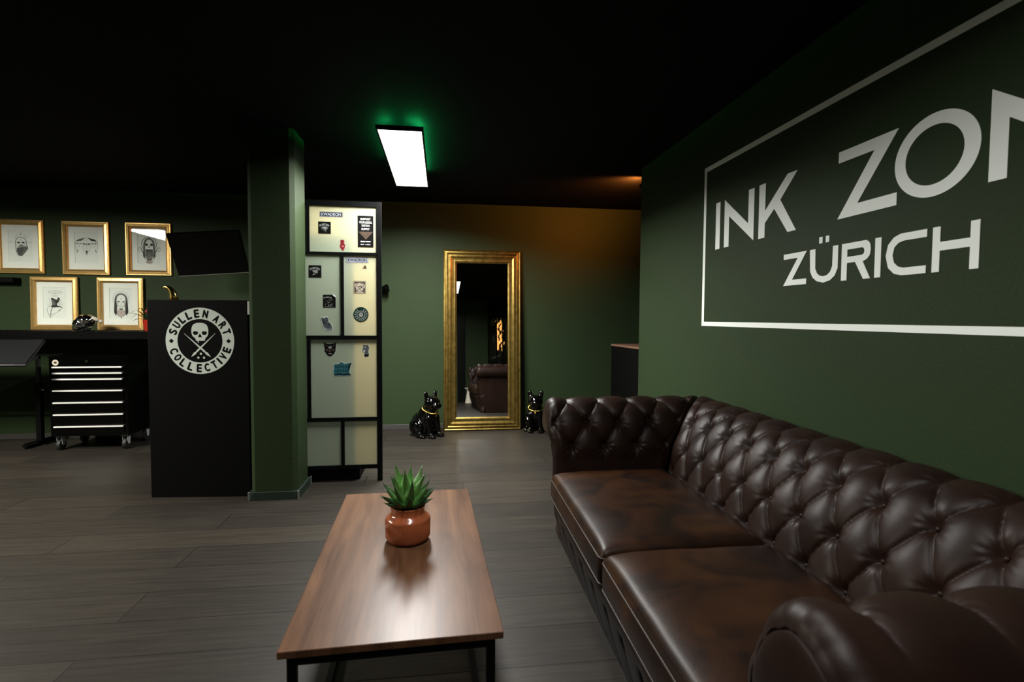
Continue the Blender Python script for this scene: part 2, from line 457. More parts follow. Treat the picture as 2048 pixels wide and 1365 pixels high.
# ------------------------------------------------------------------ the setting
CE = 2.505
bm = nbm(); box(bm, -6.2, 3.6, -3.4, 6.1, -0.1, 0); struct('floor', bm, m_floor)
bm = nbm(); box(bm, -6.2, 3.6, -3.4, 6.1, CE, CE + 0.1); struct('ceiling', bm, m_ceil)
bm = nbm(); box(bm, -1.75, 3.6, 5.87, 6.0, 0, CE); box(bm, -6.2, -1.75, 5.81, 6.0, 0, CE); struct('wall_back', bm, m_green)
bm = nbm(); box(bm, -6.2, -6.05, -1.3, 5.81, 0, CE); struct('wall_left', bm, m_green)
bm = nbm(); box(bm, 1.66, 1.80, -3.3, 4.258, 0, CE, bev=0.004, seg=1); struct('wall_right', bm, m_green)
bm = nbm(); box(bm, 3.4, 3.6, 4.2, 5.87, 0, CE); box(bm, 1.80, 3.6, 4.0, 4.2, 0, CE); struct('wall_alcove', bm, m_green)
bm = nbm(); box(bm, -6.05, 1.12, -1.30, -1.15, 0, CE); box(bm, 0.9, 1.8, -3.4, -3.3, 0, CE); struct('wall_front', bm, m_green)
bm = nbm(); box(bm, -6.05, -1.75, 5.797, 5.812, 0, 0.058, bev=0.003, seg=1); box(bm, -1.75, 3.3, 5.857, 5.872, 0, 0.058, bev=0.003, seg=1)
struct('baseboard_back', bm, m_base)
# column
def octo(x0, x1, y0, y1, c): return [(x0 + c, y0), (x1 - c, y0), (x1, y0 + c), (x1, y1 - c), (x1 - c, y1), (x0 + c, y1), (x0, y1 - c), (x0, y0 + c)]
bm = nbm(); pl = Pl((0, 0, 0), (1, 0, 0), (0, 1, 0))
slab(bm, pl, octo(-1.283, -0.982, 3.697, 4.008, 0.028), 0, CE); struct('wall_column', bm, m_green)
bm = nbm()
ring(bm, pl, octo(-1.298, -0.967, 3.682, 4.023, 0.032), octo(-1.284, -0.981, 3.696, 4.009, 0.028), 0, 0.055)
for (x, y) in ((-1.294, 3.690), (-0.973, 3.690), (-0.969, 4.018)):
    box(bm, x - 0.0055, x + 0.0055, y - 0.0055, y + 0.0055, 0, 0.057, mi=1)
struct('baseboard_column', bm, [m_basecol, m_baseedge])

# ------------------------------------------------------------------ ceiling panels
def panel(name, x0, x1, y0, y1, emat, label, power, tint, spread=140, strips=(), group=None):
    t = thing(name, label, 'ceiling light', ((x0 + x1) / 2, (y0 + y1) / 2, 2.44), group=group)
    hx, hy = (x1 - x0) / 2, (y1 - y0) / 2
    b = nbm(); pp = Pl((0, 0, 0), (1, 0, 0), (0, -1, 0))     # faces down
    rect = lambda a, c: [(-a, -c), (a, -c), (a, c), (-a, c)]
    ring(b, pp, rect(hx, hy), rect(hx - 0.012, hy - 0.012), -0.026, 0.002)
    box(b, -hx + 0.006, hx - 0.006, -hy + 0.006, hy - 0.006, 0.012, 0.026)
    obj('frame', b, m_black, t)
    b = nbm(); box(b, -hx + 0.011, hx - 0.011, -hy + 0.011, hy - 0.011, 0.0005, 0.010)
    o = obj('diffuser', b, emat, t); o['label'] = 'glowing white diffuser'
    for sx in (-1, 1):
        for sy in (-0.8, 0.8):
            b = nbm(); lathe(b, [(0.004, 0.026), (0.004, 0.0655)], (sx * (hx - 0.04), sy * hy, 0), 8); obj('hanger', b, m_black, t)
    la = bpy.data.lights.new('panel_light', 'AREA'); la.shape = 'RECTANGLE'; la.size = 2 * hx - 0.024; la.size_y = 2 * hy - 0.024
    la.energy = power; la.color = tint; la.spread = R_(spread)
    lo_ = bpy.data.objects.new('panel_light', la); COL.objects.link(lo_); lo_.parent = t; lo_.location = (0, 0, -0.0035)
    if strips:
        b = nbm()
        for (a0, a1, c0, c1) in strips: box(b, a0, a1, c0, c1, 0.0262, 0.0285)
        o = obj('led_strip', b, m_emit_green, t); o['label'] = 'green glowing strip light on top of the panel'
    return t
panel('ceiling_light', -0.417, -0.117, 3.444, 4.905, m_emit_panel,
      'long bright white ceiling panel with black frame and green halo, left of the gold mirror', PANEL_W, (1.0, 0.985, 0.95), 160,
      strips=[(-0.120, -0.06, -0.700, -0.690), (0.05, 0.120, -0.700, -0.690), (0.116, 0.124, -0.690, 0.40), (-0.122, -0.118, -0.62, 0.10)])
panel('ceiling_light', -4.35, -3.85, 2.20, 3.70, m_emit_side, 'white ceiling panel over the studio corner, left of the framed drawings', SIDE_W, (1.0, 0.95, 0.84), 174)
panel('ceiling_light', 0.10, 0.37, 0.10, 1.55, m_emit_rear, 'dim ceiling panel above the near end of the coffee table', REAR_W, (1.0, 0.98, 0.95), 160)

# ------------------------------------------------------------------ wall sign
t = thing('wall_sign', 'large sage-white lettering and thin rectangular border painted on the green wall above the sofa', 'wall sign', (1.66, 1.90, 1.70))
PW = Pl((0, 0, 0), (0, -1, 0), (0, 0, 1))      # local frame of the sign, right = -Y, faces -X
def lp(pts): return [(1.90 - y, z - 1.70) for y, z in pts]
DT = 0.0022
bm = nbm()
ring(bm, PW, lp([(3.175, 1.205), (0.63, 1.205), (0.63, 2.203), (3.175, 2.203)]), lp([(3.146, 1.232), (0.659, 1.232), (0.659, 2.174), (3.146, 2.174)]), 0.0003, DT)
obj('border', bm, m_sign, t)
T1, B1, T2, B2 = 1.953, 1.673, 1.565, 1.413
letters = [
    [[(3.025, T1), (2.976, T1), (2.976, B1), (3.025, B1)]],
    [[(2.927, T1), (2.683, 1.773), (2.683, T1), (2.631, T1), (2.631, B1), (2.876, 1.848), (2.876, B1), (2.927, B1)]],
    [[(2.587, T1), (2.533, T1), (2.533, 1.811), (2.361, T1 + .002), (2.290, T1), (2.412, 1.841), (2.290, B1), (2.351, B1), (2.458, 1.806), (2.533, 1.747), (2.533, B1), (2.587, B1)]],
    [[(2.031, T1), (1.740, T1), (1.924, 1.720), (1.739, 1.720), (1.739, B1), (2.029, B1), (1.847, 1.907), (2.031, 1.907)]],
    'O',
    [[(1.412, T1), (1.168, 1.773), (1.168, T1), (1.116, T1), (1.116, B1), (1.359, 1.851), (1.359, B1), (1.412, B1)]],
    [[(1.060, T1), (0.800, T1), (0.800, 1.907), (1.008, 1.907), (1.008, 1.836), (0.830, 1.836), (0.830, 1.790), (1.008, 1.790), (1.008, 1.720), (0.800, 1.720), (0.800, B1), (1.060, B1)]],
    [[(2.372, T2), (2.210, T2), (2.307, 1.439), (2.209, 1.439), (2.209, B2), (2.371, B2), (2.270, 1.540), (2.372, 1.540)]],
    [[(2.189, T2), (2.154, T2), (2.152, 1.478), (2.140, 1.456), (2.123, 1.444), (2.100, 1.440), (2.078, 1.444), (2.060, 1.457), (2.049, 1.480), (2.048, T2), (2.018, T2), (2.018, 1.468), (2.033, 1.438), (2.060, 1.420), (2.100, B2 - .001), (2.141, 1.421), (2.168, 1.440), (2.184, 1.468)],
     [(2.132, 1.614), (2.112, 1.614), (2.112, 1.586), (2.132, 1.586)], [(2.092, 1.614), (2.072, 1.614), (2.072, 1.586), (2.092, 1.586)]],
    'R',
    [[(1.827, T2), (1.799, T2), (1.799, B2), (1.827, B2)]],
    [[(1.610, T2), (1.610, 1.538), (1.700, 1.538), (1.722, 1.533), (1.740, 1.518), (1.747, 1.490), (1.740, 1.462), (1.722, 1.446), (1.700, 1.440), (1.610, 1.440), (1.610, B2), (1.705, B2), (1.738, 1.421), (1.765, 1.445), (1.777, 1.490), (1.768, 1.530), (1.744, 1.555), (1.714, T2)]],
    [[(1.588, T2), (1.561, T2), (1.561, 1.513), (1.459, 1.513), (1.459, T2), (1.430, T2), (1.430, B2), (1.459, B2), (1.459, 1.484), (1.561, 1.484), (1.561, B2), (1.588, B2)]],
]
for L in letters:
    bm = nbm()
    if L == 'O':
        o_ = lp(ell(1.595, 1.813, 0.156, 0.141, 64)); i_ = lp(ell(1.599, 1.813, 0.108, 0.100, 64))
        ring(bm, PW, o_[::-1], i_[::-1], 0.0003, DT)
    elif L == 'R':
        slab(bm, PW, lp([(1.997, T2), (1.967, T2), (1.967, B2), (1.997, B2)]), 0.0003, DT)
        slab(bm, PW, lp([(1.967, T2), (1.872, T2), (1.858, 1.558), (1.850, 1.545), (1.848, 1.524), (1.852, 1.504), (1.864, 1.491), (1.880, 1.484), (1.967, 1.484), (1.967, 1.509), (1.890, 1.509), (1.881, 1.514), (1.878, 1.524), (1.881, 1.534), (1.890, 1.539), (1.967, 1.539)]), 0.0003, DT)
        slab(bm, PW, lp([(1.926, 1.487), (1.888, 1.487), (1.847, B2), (1.881, B2)]), 0.0003, DT * 0.98)
    else:
        for P in L: slab(bm, PW, lp(P), 0.0003, DT)
    obj('letter', bm, m_sign, t)

# ------------------------------------------------------------------ chesterfield sofa
SOFA = thing('chesterfield_sofa', 'dark brown leather chesterfield sofa with deep buttoned back and rolled arms under the wall sign', 'sofa', (0.555, 1.70, 0), (0, 0, -0.018))
PX, PY = 0.555, 1.70
import bisect
PROF_BACK = [(-0.005, .29), (0, .34), (.008, .38), (.03, .44), (.07, .578), (.15, .708), (.205, .767), (.28, .800), (.350, .788), (.408, .735), (.425, .665), (.402, .605), (.355, .578), (.345, .50), (.345, .25), (.345, .012)]
PROF_ARM = [(-0.005, .29), (0, .34), (.004, .38), (.010, .44), (.030, .572), (.070, .694), (.112, .757), (.180, .797), (.252, .785), (.318, .735), (.342, .665), (.328, .605), (.300, .578), (.292, .50), (.292, .25), (.292, .012)]
def catmull(P, per=16):
    out = []; n = len(P)
    for i in range(n - 1):
        p0, p1, p2, p3 = (Vector(P[max(i - 1, 0)]), Vector(P[i]), Vector(P[i + 1]), Vector(P[min(i + 2, n - 1)]))
        for k in range(per):
            u = k / per
            out.append(0.5 * ((2 * p1) + (p2 - p0) * u + (2 * p0 - 5 * p1 + 4 * p2 - p3) * u * u + (3 * p1 - p0 - 3 * p2 + p3) * u ** 3))
    out.append(Vector(P[-1])); return out
class Prof:
    def __init__(s, P):
        s.f = catmull(P, 24); s.c = [0]
        for a, b in zip(s.f, s.f[1:]): s.c.append(s.c[-1] + (b - a).length)
        s.rows = [(s.s_of(3), 0.0), (s.s_of(4), 1.0), (s.s_of(5), 2.0), (s.s_of(7) - 0.012, 3.0)]
    def s_of(s, i): return s.c[i * 24]
    def at(s, x):
        x = max(0, min(s.c[-1], x)); i = min(max(bisect.bisect_right(s.c, x) - 1, 0), len(s.f) - 2)
        u = (x - s.c[i]) / max(1e-9, s.c[i + 1] - s.c[i]); p = s.f[i].lerp(s.f[i + 1], u)
        t_ = (s.f[min(i + 2, len(s.f) - 1)] - s.f[max(i - 1, 0)]).normalized()
        return p, Vector((-t_.y, t_.x)), i + u
    def d(s, u):
        i = min(int(u), len(s.f) - 2); return s.f[i].lerp(s.f[i + 1], u - i).x
    def row(s, x):
        R = s.rows
        if x <= R[0][0]: return (x - R[0][0]) / 0.14
        for (a, ta), (b, tb) in zip(R, R[1:]):
            if x <= b: return ta + (x - a) / (b - a) * (tb - ta)
        return 3.0 + (x - R[3][0]) / (R[3][0] - R[2][0])
PB, PA = Prof(PROF_BACK), Prof(PROF_ARM)
def sst(a, b, x):
    u = max(0, min(1, (x - a) / (b - a))); return u * u * (3 - 2 * u)
PITCH = 0.174
AMP = 0.026
def relief(PR, s, v, v0, lowplain):
    ROW_S = PR.rows; tt = PR.row(s); x = (v - v0) / PITCH
    # gentle irregularity so that no two cushions of leather are alike
    x += 0.018 * noise.noise(Vector((v * 5, s * 5, 1.3)))
    tc_ = max(0.0 if not lowplain else 1.0, min(tt, 3.0))
    p = x + (tc_ - 2) / 2; q = x - (tc_ - 2) / 2
    A, B = abs(math.sin(math.pi * p)), abs(math.sin(math.pi * q))
    if tt > 3.0:
        puff = max(A, 0.0) ** 0.42
        k = sst(3.0, 4.1, tt); puff = puff * (1 - k) + 0.72 * k
        if tt > 4.0: puff *= 1 - 0.6 * sst(4.0, 5.5, tt)
    elif lowplain and tt < 1.0:
        k = sst(1.0, 0.35, tt) if tt < 1.0 else 0
        base = max(A, 0) ** 0.42
        puff = base * (1 - (1 - sst(0.35, 1.0, tt))) + 0.62 * (1 - sst(0.35, 1.0, tt))
    elif tt < 0.0:
        puff = max(A, 0) ** 0.42
    else:
        puff = (A * B) ** 0.36
        # blend to the straight pleats at the crest
        if tt > 2.6: puff = puff * (1 - sst(2.6, 3.0, tt)) + (A ** 0.42) * sst(2.6, 3.0, tt)
    h = AMP * (puff - 0.55)
    # button pits and gathered wrinkles
    for j in (0, 1, 2, 3):
        if lowplain and j == 0: continue
        sj = ROW_S[j][0]; ds = s - sj
        if abs(ds) > 0.09: continue
        off = 0.0 if j % 2 == 0 else 0.5
        i = round(x - off) + off; dv = (x - i) * PITCH
        r = math.hypot(dv, ds)
        dep = 0.018 if j < 3 else 0.008
        h -= dep * math.exp(-(r / 0.024) ** 2)
        if 0.006 < r < 0.085:
            th = math.atan2(ds, dv)
            h += 0.0011 * math.sin(th * 11 + i * 2.1 + j) * math.exp(-((r - 0.03) / 0.026) ** 2) * (1.4 if ds < 0 else 0.7)
    h += 0.0022 * noise.noise(Vector((v * 9, s * 9, 7.7)))
    return h

def tufted(name, PR, mapf, vstart, vend, v0, lowplain, ns=170, nv=200, front=None):
    """mapf(d, v, z) -> local point; vstart/vend functions of d"""
    b = nbm(); grid = []
    smax = PR.c[-1]; s_of = PR.s_of
    ss = [i / ns * (s_of(12) + 0.02) for i in range(ns + 1)] + [smax * 0.75, smax * .85, smax * .93, smax]
    for s in ss:
        p, n, u = PR.at(s); rowv = []
        a, e = vstart(u, p.y), vend(u, p.y)
        for k in range(nv + 1):
            v = a + (e - a) * k / nv
            h = relief(PR, s, v, v0, lowplain)
            fl = sst(s_of(12) + 0.0, s_of(11) - 0.02, s)       # plain outer side
            h *= fl
            # seams at the mitred corners
            if front != 'start': h = h * sst(0, 0.05, v - a) - 0.012 * (1 - sst(0, 0.035, v - a)) * fl
            if front != 'end': h = h * sst(0, 0.05, e - v) - 0.012 * (1 - sst(0, 0.035, e - v)) * fl
            # rounded front edge
            if front:
                dd = (v - a) if front == 'start' else (e - v)
                if dd < 0.05:
                    q_ = 1 - dd / 0.05
                    roll = sst(0.50, 0.60, p.y) * (0.2 + 0.8 * sst(0.02, 0.10, p.x))
                    h = h * (1 - 0.8 * q_ * q_) - 0.030 * (1 - math.sqrt(max(0, 1 - q_ * q_))) - 0.004 * q_
                    h += 0.0035 * roll * q_ * abs(math.sin(s * 62 + 1.2 * math.sin(s * 21)))
            q = Vector((p.x, p.y)) + n * h
            rowv.append(b.verts.new(mapf(q.x, v, q.y)))
        grid.append(rowv)
    for i in range(len(grid) - 1):
        for k in range(nv):
            b.faces.new((grid[i][k], grid[i][k + 1], grid[i + 1][k + 1], grid[i + 1][k]))
    return obj(name, b, m_leather, SOFA, smooth=True)

BX = 1.15                      # inner line of the back
FY, NY = 2.645, 0.912          # inner lines of the far and near arms
FX = 0.566                     # front edge of the arms
loc_ = lambda x, y, z: Vector((x - PX, y - PY, z))
def fxf(d, z): return FX + 0.052 * max(0, min(1, d / 0.29)) * (1 - sst(0.53, 0.62, z)) - 0.010 * sst(0.57, 0.66, z) + (0.062 * sst(0.32, 0.0, z) if z < 0.32 else 0)
fst = lambda u, z: fxf(PA.d(u), z)
tufted('backrest', PB, lambda d, v, z: loc_(BX + d, v, z), lambda u, z: NY - PA.d(u), lambda u, z: FY + PA.d(u), 1.74, False, nv=420)
tufted('armrest', PA, lambda d, v, z: loc_(v, FY + d, z), fst, lambda u, z: BX + PB.d(u), 0.755, True, nv=220, front='start')
tufted('armrest', PA, lambda d, v, z: loc_(v, NY - d, z), fst, lambda u, z: BX + PB.d(u), 0.755, True, nv=220, front='start')
# buttons
bb = nbm(); ball(bb, (0, 0, 0), (0.0085, 0.0085, 0.0085), 12, 8)
btn0 = None
def button(pos):
    global btn0
    if btn0 is None:
        btn0 = obj('button', bb, m_leather, SOFA, smooth=True); btn0.location = pos
    else:
        c = btn0.copy(); COL.objects.link(c); c.parent = SOFA; c.location = pos
def place_buttons(PR, mapf, lo, hi, v0, rows):
    for j in rows:
        off = 0.0 if j % 2 == 0 else 0.5
        p, n, u = PR.at(PR.rows[j][0])
        for i in range(-20, 20):
            v = v0 + (i + off) * PITCH
            if lo(u) + 0.05 < v < hi(u) - 0.04:
                q = p + n * (-AMP * 0.55 - 0.018 + 0.005); button(mapf(q.x, v, q.y))
place_buttons(PB, lambda d, v, z: loc_(BX + d, v, z), lambda u: NY - PA.d(u), lambda u: FY + PA.d(u), 1.74, (0, 1, 2))
place_buttons(PA, lambda d, v, z: loc_(v, FY + d, z), lambda u: FX, lambda u: BX + PB.d(u), 0.755, (1, 2))
place_buttons(PA, lambda d, v, z: loc_(v, NY - d, z), lambda u: FX, lambda u: BX + PB.d(u), 0.755, (1, 2))
# padded arm fronts
for sgn, y0 in ((1, FY), (-1, NY)):
    cen = Vector((0.165, 0.63)); pts = []; smax = PA.c[-1]
    for k in range(121):
        p, n, u = PA.at(smax * k / 120)
        if p.y < 0.28: continue
        q = p - n * 0.031
        pts.append((q.x, q.y))
    b = nbm()
    plf = Pl(loc_(FX + 0.003, y0, 0), (0, -1, 0), (0, 0, 1))
    c2 = Vector((sum(p[0] for p in pts) / len(pts), sum(p[1] for p in pts) / len(pts)))
    loops = []
    for (kk, dd) in ((-0.03, -0.02), (0.0, 0.0), (0.04, 0.004), (0.12, 0.007), (0.30, 0.009), (0.6, 0.010)):
        loops.append([b.verts.new(plf.p(-sgn * (a + (c2.x - a) * kk), c + (c2.y - c) * kk, dd - (fxf(a + (c2.x - a) * kk, c + (c2.y - c) * kk) - FX))) for a, c in pts])
    for A, B in zip(loops, loops[1:]):
        for k in range(len(pts)): b.faces.new((A[k], A[(k + 1) % len(pts)], B[(k + 1) % len(pts)], B[k]))
    b.faces.new(loops[-1])
    obj('arm_front_panel', b, m_leather, SOFA, smooth=60)
# filling so that nothing shows hollow
b = nbm(); box(b, 0.66 - PX, BX + 0.30 - PX, NY - PY - 0.27, FY + 0.27 - PY, 0.012, 0.30)
obj('frame', b, m_leather, SOFA)
# front rail with vertical pleats
b = nbm(); rail = [(0.600, 0.300), (0.583, 0.292), (0.566, 0.270), (0.568, 0.235), (0.580, 0.19), (0.596, 0.13), (0.612, 0.08), (0.630, 0.03), (0.640, 0.004), (0.70, 0.004)]
rp = catmull(rail, 6); g = []
ya, yb = NY - 0.296, FY + 0.296
for i, p in enumerate(rp):
    rowv = []
    for k in range(421):
        y = ya + (yb - ya) * k / 420
        x_ = (y - 1.74) / PITCH
        q = abs(math.sin(math.pi * x_)) ** 0.35
        u = sst(0.27, 0.21, p.y) * sst(0.0, 0.05, p.y)
        h = 0.012 * (q - 0.7) * u
        i0 = round(x_); r = math.hypot((x_ - i0) * PITCH, p.y - 0.215)
        h -= 0.012 * math.exp(-(r / 0.018) ** 2)
        ed = min(y - ya, yb - y); h -= 0.04 * (1 - min(1, ed / 0.04)) ** 2
        rec = 0.052 * max(0, min(1, max(y - FY, NY - y) / 0.29)) * sst(0.02, 0.12, p.y)
        rowv.append(b.verts.new((p.x + rec - h - PX, y - PY, p.y)))
    g.append(rowv)
for i in range(len(g) - 1):
    for k in range(420): b.faces.new((g[i][k], g[i][k + 1], g[i + 1][k + 1], g[i + 1][k]))
obj('front_rail', b, m_leather, SOFA, smooth=True)
# seat cushions
def rbox(b, x0, x1, y0, y1, z0, z1, r, crown, seed, nx=44, ny=44, nz=8):
    res = {}
    def vert(i, j, k):
        key = (i, j, k)
        if key in res: return res[key]
        fx = lambda t_, n_: 0.5 - 0.5 * math.cos(math.pi * t_ / n_)
        x = x0 + (x1 - x0) * fx(i, nx); y = y0 + (y1 - y0) * fx(j, ny); z = z0 + (z1 - z0) * k / nz
        c = Vector((max(x0 + r, min(x1 - r, x)), max(y0 + r, min(y1 - r, y)), max(z0 + r, min(z1 - r, z))))
        d = Vector((x, y, z)) - c
        if d.length > 1e-9: p = c + d.normalized() * min(r, max(abs(d.x), abs(d.y), abs(d.z)))
        else: p = Vector((x, y, z))
        u, w_ = (x - x0) / (x1 - x0), (y - y0) / (y1 - y0)
        ef = max(0, x - x0); eo = max(0, min(x1 - x, y - y0, y1 - y))
        cr_ = (1 - math.exp(-ef / 0.060)) * (1 - math.exp(-eo / 0.035)) + 0.25 * (16 * u * (1 - u) * w_ * (1 - w_)) ** .8
        tz = (p.z - z0) / (z1 - z0)
        p.z += crown * cr_ * tz + 0.0035 * noise.noise(Vector((x * 7, y * 7, seed))) * tz
        bulge = 0.010 * math.sin(math.pi * min(1, max(0, tz))) * (4 * w_ * (1 - w_)) ** 0.4
        if u < 0.12: p.x -= bulge
        res[key] = b.verts.new(p); return res[key]
    def quad(a, b_, c, d): 
        try: b.faces.new((a, b_, c, d))
        except ValueError: pass
    for i in range(nx):
        for j in range(ny):
            for k in (0, nz): quad(vert(i, j, k), vert(i + 1, j, k), vert(i + 1, j + 1, k), vert(i, j + 1, k))
    for i in range(nx):
        for k in range(nz):
            for j in (0, ny): quad(vert(i, j, k), vert(i + 1, j, k), vert(i + 1, j, k + 1), vert(i, j, k + 1))
    for j in range(ny):
        for k in range(nz):
            for i in (0, nx): quad(vert(i, j, k), vert(i, j + 1, k), vert(i, j + 1, k + 1), vert(i, j, k + 1))
def rrect(x0, x1, y0, y1, r, z, n=8):
    out = []
    for (cx, cy, a) in ((x1 - r, y1 - r, 0), (x0 + r, y1 - r, 90), (x0 + r, y0 + r, 180), (x1 - r, y0 + r, 270)):
        for k in range(n + 1): out.append((cx + r * math.cos(R_(a + 90 * k / n)), cy + r * math.sin(R_(a + 90 * k / n)), z))
    return out
for (y0, y1, sd) in ((1.722, 2.650, 1.0), (0.906, 1.716, 5.0)):
    b = nbm(); rbox(b, 0.548 - PX, 1.175 - PX, y0 - PY, y1 - PY, 0.300, 0.432, 0.028, 0.034, sd)
    c = obj('seat_cushion', b, m_leatherseat, SOFA, smooth=True)
    for z in (0.409, 0.316):
        b = nbm(); tube(b, rrect(0.5465 - PX, 1.176 - PX, y0 - PY - 0.0015, y1 - PY + 0.0015, 0.032, z), 0.0042, 8, closed=True)
        obj('piping', b, m_piping, c, smooth=True)

# ------------------------------------------------------------------ coffee table
T = thing('coffee_table', 'low walnut-topped coffee table with thin black steel legs beside the sofa', 'coffee table', (-0.136, 1.865, 0), (0, 0, R_(1.8)))
b = nbm(); box(b, -0.2765, 0.2765, -0.57, 0.57, 0.421, 0.440, bev=0.0015, seg=1); obj('tabletop', b, m_walnut, T)
s_ = 0.011; X_, Y_ = 0.245, 0.552
for sx in (-1, 1):
    for sy in (-1, 1):
        b = nbm(); box(b, sx * X_ - s_, sx * X_ + s_, sy * Y_ - s_, sy * Y_ + s_, 0.0, 0.421, bev=0.001, seg=1); obj('leg', b, m_black, T)
    b = nbm(); box(b, sx * X_ - s_, sx * X_ + s_, -Y_ + s_, Y_ - s_, 0.0, 0.022, bev=0.001, seg=1); obj('floor_runner', b, m_black, T)
    b = nbm(); box(b, sx * X_ - s_, sx * X_ + s_, -Y_ + s_, Y_ - s_, 0.399, 0.421); obj('rail', b, m_black, T)
for sy in (-1, 1):
    b = nbm(); box(b, -X_ + s_, X_ - s_, sy * Y_ - s_, sy * Y_ + s_, 0.399, 0.421); obj('rail', b, m_black, T)

# potted succulent
T = thing('potted_succulent', 'spiky green succulent in a ribbed orange-brown pot on the coffee table', 'potted plant', (-0.122, 1.902, 0.440)); T.scale = (1, 1, 1.16)
b = nbm()
pr = [(0.050, 0.0), (0.067, 0.002), (0.0745, 0.008), (0.0785, 0.016), (0.0795, 0.045), (0.0795, 0.068), (0.0790, 0.071), (0.0775, 0.074), (0.072, 0.0785), (0.066, 0.083), (0.0615, 0.0865), (0.0600, 0.090), (0.0600, 0.104), (0.0620, 0.108), (0.0605, 0.1105), (0.057, 0.108), (0.055, 0.096), (0.052, 0.090)]
lathe(b, pr, n=120, rib=(3, 5, 0.0013)); obj('pot', b, m_terra, T, smooth=38)
b = nbm(); lathe(b, [(0.0525, 0.090), (0.05, 0.097), (0.02, 0.100)], n=24); obj('soil', b, m_soil, T, smooth=True)
rnd = random.Random(5)
b = nbm(); lay = b.verts.layers.float.new('along_shade')
def leaf(az, tilt, L, wd, base_r, z0, curl=0.3):
    rows = 9; pts = []
    ca, sa = math.cos(az), math.sin(az)
    for i in range(rows + 1):
        u = i / rows
        ang = tilt + curl * u * u
        if i == 0: r, z = base_r, z0
        else: r += L / rows * math.sin(ang); z += L / rows * math.cos(ang)
        wv = wd * (math.sin(math.pi * min(1, u * 0.72 + 0.24))) ** 0.8 * (1 - u ** 3.0) + 0.0004
        th = 0.0035 * (1 - u) + 0.0006; fold = wv * 0.35
        nx_, nz_ = -math.cos(ang), math.sin(ang)
        row = []
        for (sx, off) in ((-1, fold), (-0.5, fold * 0.3), (0, 0), (0.5, fold * 0.3), (1, fold), (0.5, -th), (0, -th * 1.6), (-0.5, -th)):
            lx = sx * wv / 2; sh = min(1.0, u * 0.75 + 0.17 * ringi)  # base-to-tip leaf gradient, plus painted shade: outer rings darkened as if backlit
            x = (r + nx_ * off); zz = z + nz_ * off
            v = b.verts.new((x * ca - lx * sa, x * sa + lx * ca, zz)); v[lay] = sh; row.append(v)
        pts.append(row)
    for A, B in zip(pts, pts[1:]):
        for k in range(8): b.faces.new((A[k], A[(k + 1) % 8], B[(k + 1) % 8], B[k]))
    b.faces.new(pts[-1]); b.faces.new(pts[0][::-1])
for ringi, (n, tilt, L, wd, br_, z0) in enumerate(((3, 0.34, 0.105, 0.044, 0.004, 0.098), (6, 0.46, 0.145, 0.050, 0.010, 0.098), (8, 0.74, 0.125, 0.044, 0.016, 0.098), (11, 0.96, 0.102, 0.034, 0.022, 0.098), (12, 1.10, 0.072, 0.028, 0.026, 0.100))):
    for k in range(n):
        leaf(2 * math.pi * k / n + ringi * 0.5 + rnd.uniform(-.12, .12), tilt + rnd.uniform(-.08, .08), L * rnd.uniform(.88, 1.08), wd, br_, z0, curl=rnd.uniform(-0.35, 0.0))
obj('foliage', b, m_succ, T, smooth=True)

# ------------------------------------------------------------------ frosted divider with stickers
DY = 4.03
T = thing('room_divider', 'tall black-framed divider with frosted cream panes covered in stickers, beside the green column', 'divider', (-0.75, DY, 0))
dx = lambda x: x + 0.75
FR0, FR1 = 0.0, 0.034
b = nbm(); box(b, dx(-0.485), dx(-0.449), FR0, FR1, 0.0, 2.104, bev=0.001, seg=1); obj('post', b, m_black, T)
b = nbm(); box(b, dx(-1.16), dx(-1.125), FR0, FR1, 0.0, 2.104, bev=0.001, seg=1); obj('post', b, m_black, T)
def bar(x0, x1, z0, z1, y0=FR0 + .001, y1=FR1 - .001):
    b = nbm(); box(b, dx(x0), dx(x1), y0, y1, z0, z1); obj('bar', b, m_black, T)
bar(-1.125, -0.485, 2.067, 2.104); bar(-1.125, -0.485, 1.709, 1.728); bar(-1.125, -0.485, 1.081, 1.108); bar(-1.125, -0.485, 0.464, 0.491); bar(-1.125, -0.485, 0.098, 0.127)
bar(-0.988, -0.965, 1.728, 2.067); bar(-0.743, -0.723, 1.108, 1.709); bar(-0.989, -0.965, 0.491, 1.081); bar(-0.750, -0.726, 0.127, 0.464)
for (x0, x1, z0, z1) in ((-1.125, -0.988, 1.728, 2.067), (-0.965, -0.485, 1.728, 2.067), (-1.125, -0.743, 1.108, 1.709), (-0.723, -0.485, 1.108, 1.709),
                         (-1.125, -0.989, 0.491, 1.081), (-0.965, -0.485, 0.491, 1.081), (-1.125, -0.750, 0.127, 0.464), (-0.726, -0.485, 0.127, 0.464)):
    b = nbm(); box(b, dx(x0), dx(x1), 0.013, 0.017, z0, z1); obj('pane', b, m_frost, T)
PS = Pl((0, 0.013, 0), (1, 0, 0), (0, 0, 1))
def sticker(label, pts, mat, marks, mats=(), border=None):
    b = nbm()
    if border:
        cx = sum(p[0] for p in pts) / len(pts); cy = sum(p[1] for p in pts) / len(pts)
        bp_ = []
        for (x, y) in pts:
            d = math.hypot(x - cx, y - cy); bp_.append((cx + (x - cx) * (1 + border / d), cy + (y - cy) * (1 + border / d)))
        slab(b, PS, bp_, 0.0002, 0.0009, 1)
    slab(b, PS, pts, 0.0002, 0.0012, 0)
    o = fobj('sticker', b, [mat, m_stborder], T); o['label'] = label
    if marks:
        b = nbm(); marks(b); q = fobj('print', b, list(mats), o)
    return o
def rc(x0, x1, z0, z1): return [(dx(x0), z0), (dx(x1), z0), (dx(x1), z1), (dx(x0), z1)]
